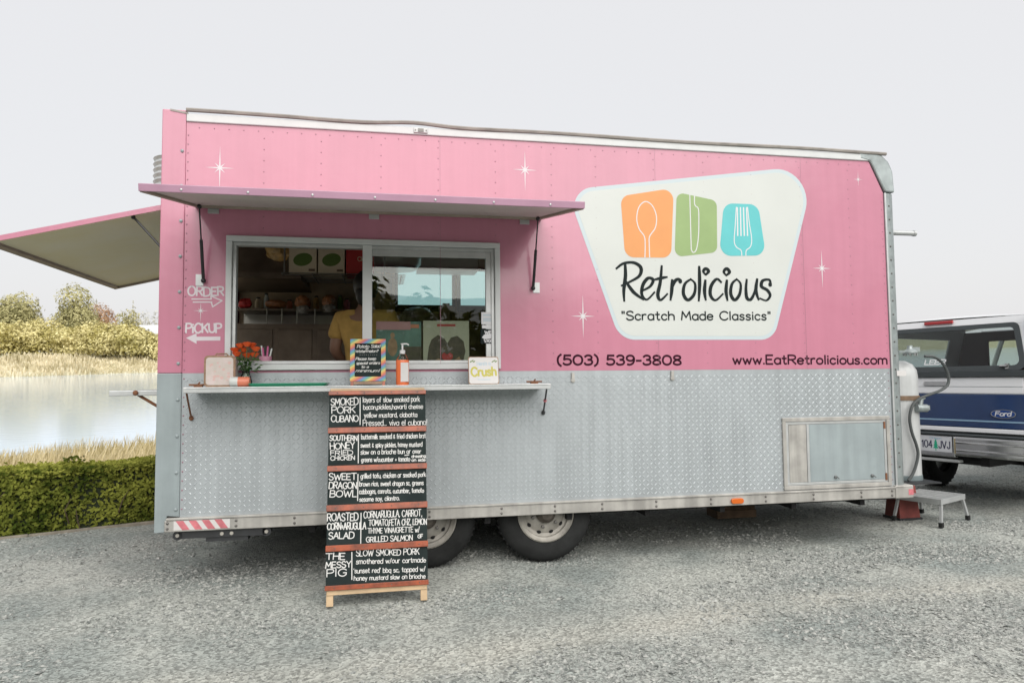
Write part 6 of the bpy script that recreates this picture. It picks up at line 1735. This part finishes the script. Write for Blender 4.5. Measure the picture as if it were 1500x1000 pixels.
mb = MB(); mb.prism([(x + 0, z) for x, z in ov], -.012, -.002); mb.v = [(y, yb_ - x, z + zb_) for x, y, z in mb.v]; bd = mb.obj('badge', 'chrome', tg_)
mb = MB(); mb.prism([(x * .93, z * .86) for x, z in ov], -.0135, -.0121); mb.v = [(y, yb_ - x, z + zb_) for x, y, z in mb.v]; mb.obj('badge_field', 'badgeblue', bd)
ik = Ink(lambda a, b, h: (-h, yb_ - a, zb_ + b), 0.0140); ik.text('Ford', (-.062, -.018), (.066, -.016), .040, .0085, 0.0, 1.2, 0, .2); ik.obj('badge_lettering', 'printwhite', bd)
for s_ in (-1, 1):
    tb_('side_panel', 'truckwhite', 0.02, 2.30, s_ * .99, s_ * .80, 1.137, 1.310, .02)
    tb_('side_panel', 'truckblue', 0.02, 1.06, s_ * .99, s_ * .80, .62, 1.1365, .02, None)
    tb_('side_panel', 'truckblue', 1.94, 2.30, s_ * .99, s_ * .80, .62, 1.1365, .02)
    tb_('side_panel', 'truckblue', 1.06, 1.94, s_ * .99, s_ * .80, .86, 1.1365, .0)
    tb_('tail_lamp', 'lensred', -0.012, 0.05, s_ * .978, s_ * .790, .90, 1.20, .012)
    tb_('cab_side', 'truckwhite', 2.36, 3.70, s_ * .97, s_ * .90, 1.10, 1.34, .01); tb_('cab_side', 'truckblue', 2.36, 3.70, s_ * .985, s_ * .90, .55, 1.0995, .01)
    tb_('fender', 'truckwhite', 3.70, 5.20, s_ * .97, s_ * .80, 1.02, 1.18, .03); tb_('fender', 'truckblue', 3.70, 4.05, s_ * .985, s_ * .80, .55, 1.0195, .02); tb_('fender', 'truckblue', 4.85, 5.20, s_ * .985, s_ * .80, .55, 1.0195, .02)
tb_('bed_floor', 'darkmetal', 0.07, 2.30, -.80, .80, .66, .74)
tb_('cab', 'truckwhite', 2.36, 2.44, -.90, .90, .60, 1.34); tb_('cab_roof', 'truckwhite', 2.45, 3.5, -.72, .72, 1.86, 1.90, .03); tb_('hood', 'truckwhite', 3.7, 5.2, -.80, .80, 1.10, 1.19, .04); tb_('grille', 'chrome', 5.16, 5.24, -.80, .80, .62, 1.09, .02); tb_('dash', 'maroon', 3.4, 3.7, -.9, .9, .6, 1.30)
for s_ in (-1, 1):
    mb = MB(); mb.tube([(2.40, s_ * .90, 1.33), (2.50, s_ * .71, 1.87)], .035, 6); mb.tube([(3.85, s_ * .88, 1.18), (3.48, s_ * .71, 1.87)], .03, 6); mb.tube([(3.05, s_ * .90, 1.33), (3.05, s_ * .72, 1.87)], .03, 6); mb.obj('pillars', 'truckwhite', TK)
mb = MB(); mb.add([(3.86, -.86, 1.19), (3.86, .86, 1.19), (3.49, .70, 1.86), (3.49, -.70, 1.86)], [(0, 1, 2, 3)]); mb.obj('windscreen', 'tint', TK)
# canopy shell: a tapered box with window openings
zc0, zc1 = 1.312, 1.925
def hw(z): return .97 - .15 * (z - zc0) / (zc1 - zc0)
def rear(z): return -0.02 + .16 * (z - zc0) / (zc1 - zc0)
cn = MB()
zw0, zw1 = 1.375, 1.800
def quadstrip(P, th=0.02): pass
# rear face pieces around the window
def rq(y0a, y1a, z0, z1, y0b=None, y1b=None):
    y0b = y0a if y0b is None else y0b; y1b = y1a if y1b is None else y1b
    vs = [(rear(z0), y0a, z0), (rear(z0), y1a, z0), (rear(z1), y1b, z1), (rear(z1), y0b, z1)]
    vs += [(x + .02, y, z) for x, y, z in vs]
    cn.add(vs, [(0, 3, 2, 1), (4, 5, 6, 7), (0, 1, 5, 4), (1, 2, 6, 5), (2, 3, 7, 6), (3, 0, 4, 7)])
wy0 = .80; wy1 = .70
rq(-hw(zw0), -wy0, zw0, zw1, -hw(zw1), -wy1); rq(wy0, hw(zw0), zw0, zw1, wy1, hw(zw1))
rq(-hw(zw1), hw(zw1), zw1, 1.875, -hw(1.875), hw(1.875))
cn.obj('canopy_rear', 'truckwhite', TK, bevel=.004)
roofp = []
mb = MB(); ny_ = 12; nx_ = 8
for i in range(nx_ + 1):
    for j in range(ny_ + 1):
        f_ = -1 + 2 * j / ny_; x = rear(1.875) + (2.28 - rear(1.875)) * i / nx_
        z = 1.875 + .065 * (1 - abs(f_) ** 2.6) * min(1, (i + .35) / 1.6); roofp.append((x, f_ * hw(1.875), z))
mb.add(roofp, [(i * (ny_ + 1) + j, (i + 1) * (ny_ + 1) + j, (i + 1) * (ny_ + 1) + j + 1, i * (ny_ + 1) + j + 1) for i in range(nx_) for j in range(ny_)], True); mb.obj('canopy_roof', 'truckwhite', TK)
for s_ in (-1, 1):
    def sq(x0, x1, z0, z1):
        P = [(x0, s_ * hw(z0), z0), (x1, s_ * hw(z0), z0), (x1, s_ * hw(z1), z1), (x0, s_ * hw(z1), z1)]; P += [(x, y - s_ * .02, z) for x, y, z in P]
        return P
    mb = MB()
    for (x0, x1, z0, z1) in ((0.0, 2.28, zc0, 1.42), (0.02, 2.28, 1.76, 1.876), (0.02, .35, 1.42, 1.76), (1.95, 2.28, 1.42, 1.76)):
        mb.add(sq(x0, x1, z0, z1), [(0, 1, 2, 3), (7, 6, 5, 4), (0, 4, 5, 1), (2, 6, 7, 3), (1, 5, 6, 2), (0, 3, 7, 4)])
    cs2 = mb.obj('canopy_side', 'truckwhite', TK)
    mb = MB(); P = sq(.35, 1.95, 1.42, 1.76)[:4]; mb.add([(x, y - s_ * .010, z) for x, y, z in P], [(0, 1, 2, 3)]); mb.obj('side_glass', 'tint', cs2)
mb = MB(); mb.box(2.26, 2.28, -.95, -.55, zc0, 1.86); mb.box(2.26, 2.28, .55, .95, zc0, 1.86); mb.box(2.26, 2.28, -.55, .55, zc0, 1.42); mb.box(2.26, 2.28, -.55, .55, 1.74, 1.86); mb.obj('canopy_bulkhead', 'maroon', TK)
mb = MB(); mb.box(2.265, 2.27, -.55, .55, 1.42, 1.74); mb.obj('front_glass', 'glass', TK)
# rear lift window
mb = MB()
P = [(-wy0 - .012, zw0 - .012), (wy0 + .012, zw0 - .012), (wy1 + .012, zw1 + .012), (-wy1 - .012, zw1 + .012)]
Q = fillet(P, .06, 6); Qi = fillet(inset(P, .045), .045, 6); n_ = len(Q)
mb.add([(rear(z) - .012, y, z) for y, z in Q] + [(rear(z) - .012, y, z) for y, z in Qi] + [(rear(z) - .0005, y, z) for y, z in Q] + [(rear(z) - .0005, y, z) for y, z in Qi], [(i, (i + 1) % n_, n_ + (i + 1) % n_, n_ + i) for i in range(n_)] + [(i, 2 * n_ + i, 2 * n_ + (i + 1) % n_, (i + 1) % n_) for i in range(n_)] + [(n_ + i, n_ + (i + 1) % n_, 3 * n_ + (i + 1) % n_, 3 * n_ + i) for i in range(n_)])
lw_ = mb.obj('lift_window', 'gasket', TK)
mb = MB(); mb.add([(rear(z) - .006, y, z) for y, z in Qi], [tuple(range(n_))]); gl_ = mb.obj('rear_glass', 'tint', lw_)
ik = Ink(lambda a, b, h: (rear(b) - .006 - h, -a, b), 0.001); ik.text('LEER', (-.10, 1.432), (.10, 1.432), .045, .011, 0, 1.5, 0, .1); ik.obj('glass_lettering', 'printwhite', gl_)
tb_('canopy_sill', 'gasket', rear(1.34) - .010, .05, -.93, .93, 1.302, 1.362, .006)
mb = MB(); mb.tube([(rear(1.4) - .03, -.66, 1.40), (rear(1.4) - .03, -.60, 1.40)], .013, 8); mb.box(rear(1.4) - .03, rear(1.4) - .008, -.67, -.64, 1.375, 1.425); mb.obj('lock_handle', 'chrome', lw_)
tb_('brake_lamp', 'lensred', rear(1.85) - .03, rear(1.85) - .001, -.14, .14, 1.838, 1.872, .008)
# bumper, plate, hitch
bm = tb_('bumper', 'chrome', -.12, -.02, -.98, -.20, .54, .735, .025); tb_('bumper', 'chrome', -.12, -.02, .20, .98, .54, .735, .025); tb_('bumper_centre', 'chrome', -.088, -.02, -.1995, .1995, .52, .735, .01); tb_('step_pad', 'gasket', -.11, -.02, -.95, .95, .7355, .752, .004)
for s_ in (-1, 1):
    for z in (.60, .675): mb = MB(); mb.tube([(-.123, s_ * .23, z), (-.123, s_ * .92, z)], .012, 8); mb.obj('bumper_rib', 'chrome', TK)
tb_('tow_plate', 'alu', -.10, -.02, -.24, .24, .475, .50, .004)
pl = tb_('number_plate', 'platewhite', -.102, -.098, -.1825, .1225, .568, .720, .002)
ik = Ink(lambda a, b, h: (-.102 - h, -a - .03, b), .0006); ik.text('104', (-.132, .605), (-.035, .605), .068, .0105, 0, 2.2); ik.text('JVJ', (.030, .605), (.132, .605), .068, .0105, 0, 2.2); ik.obj('plate_number', 'plateink', pl)
ik = Ink(lambda a, b, h: (-.102 - h, -a - .03, b), .0006)
for zz, ww in ((.60, .026), (.625, .022), (.65, .016)): ik.poly([(-ww, zz), (ww, zz), (0, zz + .045)])
ik.stroke([(0, .580), (0, .605)], .008); ik.obj('plate_tree', 'plategreen', pl)
ik = Ink(lambda a, b, h: (-.102 - h, -a - .03, b), .0006); ik.text('Oregon', (-.055, .692), (.055, .692), .020, .003); ik.obj('plate_state', 'bluestripe', pl)
tb_('frame_rail', 'black', 0.0, 5.0, .38, .46, .45, .62); tb_('frame_rail', 'black', 0.0, 5.0, -.46, -.38, .45, .62); tb_('spare_carrier', 'black', .25, .95, -.35, .35, .42, .60, .05); tb_('muffler', 'black', .5, 1.4, -.75, -.50, .36, .55, .06); tb_('rear_axle', 'black', 1.45, 1.55, -.8, .8, .33, .43)
tb_('mud_flap', 'black', .72, .74, -.95, -.66, .28, .62); tb_('inner_arch', 'black', 1.06, 1.96, .45, .79, .62, .86); tb_('inner_arch', 'black', 1.06, 1.96, -.79, -.45, .62, .86)
def twheel(x, y):
    mb = MB(); Rr = .372
    s_ = 1 if y > 0 else -1
    mb.lathe([(.20, -.10), (.25, -.115), (.33, -.11), (Rr - .01, -.085), (Rr, -.06), (Rr, .06), (Rr - .01, .085), (.33, .11), (.25, .115), (.20, .10), (.19, .05), (.19, -.05), (.20, -.10)], (x, y, Rr), 'y', 36, cap=False); w_ = mb.obj('wheel', 'rubber', TK)
    mb = MB()
    for k in range(34):
        a = 2 * math.pi * k / 34; c, s = math.cos(a), math.sin(a)
        for yy in (-.085, -.025, .035):
            mb.obox((x + c * (Rr - .004) - s * .012, y + yy, Rr + s * (Rr - .004) + c * .012), (s * .024, .012, -c * .024), (0, .045, 0), (c * .012, 0, s * .012))
    mb.obj('tread_blocks', 'rubber', w_, kind='stuff')
    mb = MB(); mb.lathe([(.205, -.085), (.19, -.06), (.17, -.02), (.05, -.03), (.0, -.03)], (x, y, Rr), 'y', 28, cap=False); mb.lathe([(.205, .085), (.19, .06), (.17, .03), (.06, .05), (.0, .06)], (x, y, Rr), 'y', 28, cap=False); mb.obj('rim', 'steel', w_)
for x in (1.50, 4.55):
    for y in (-.84, .84): twheel(x, y)

# ================================================================== set everything on the sloping lot
for o in LOTOBJ:
    o.matrix_basis = LOT @ o.matrix_basis
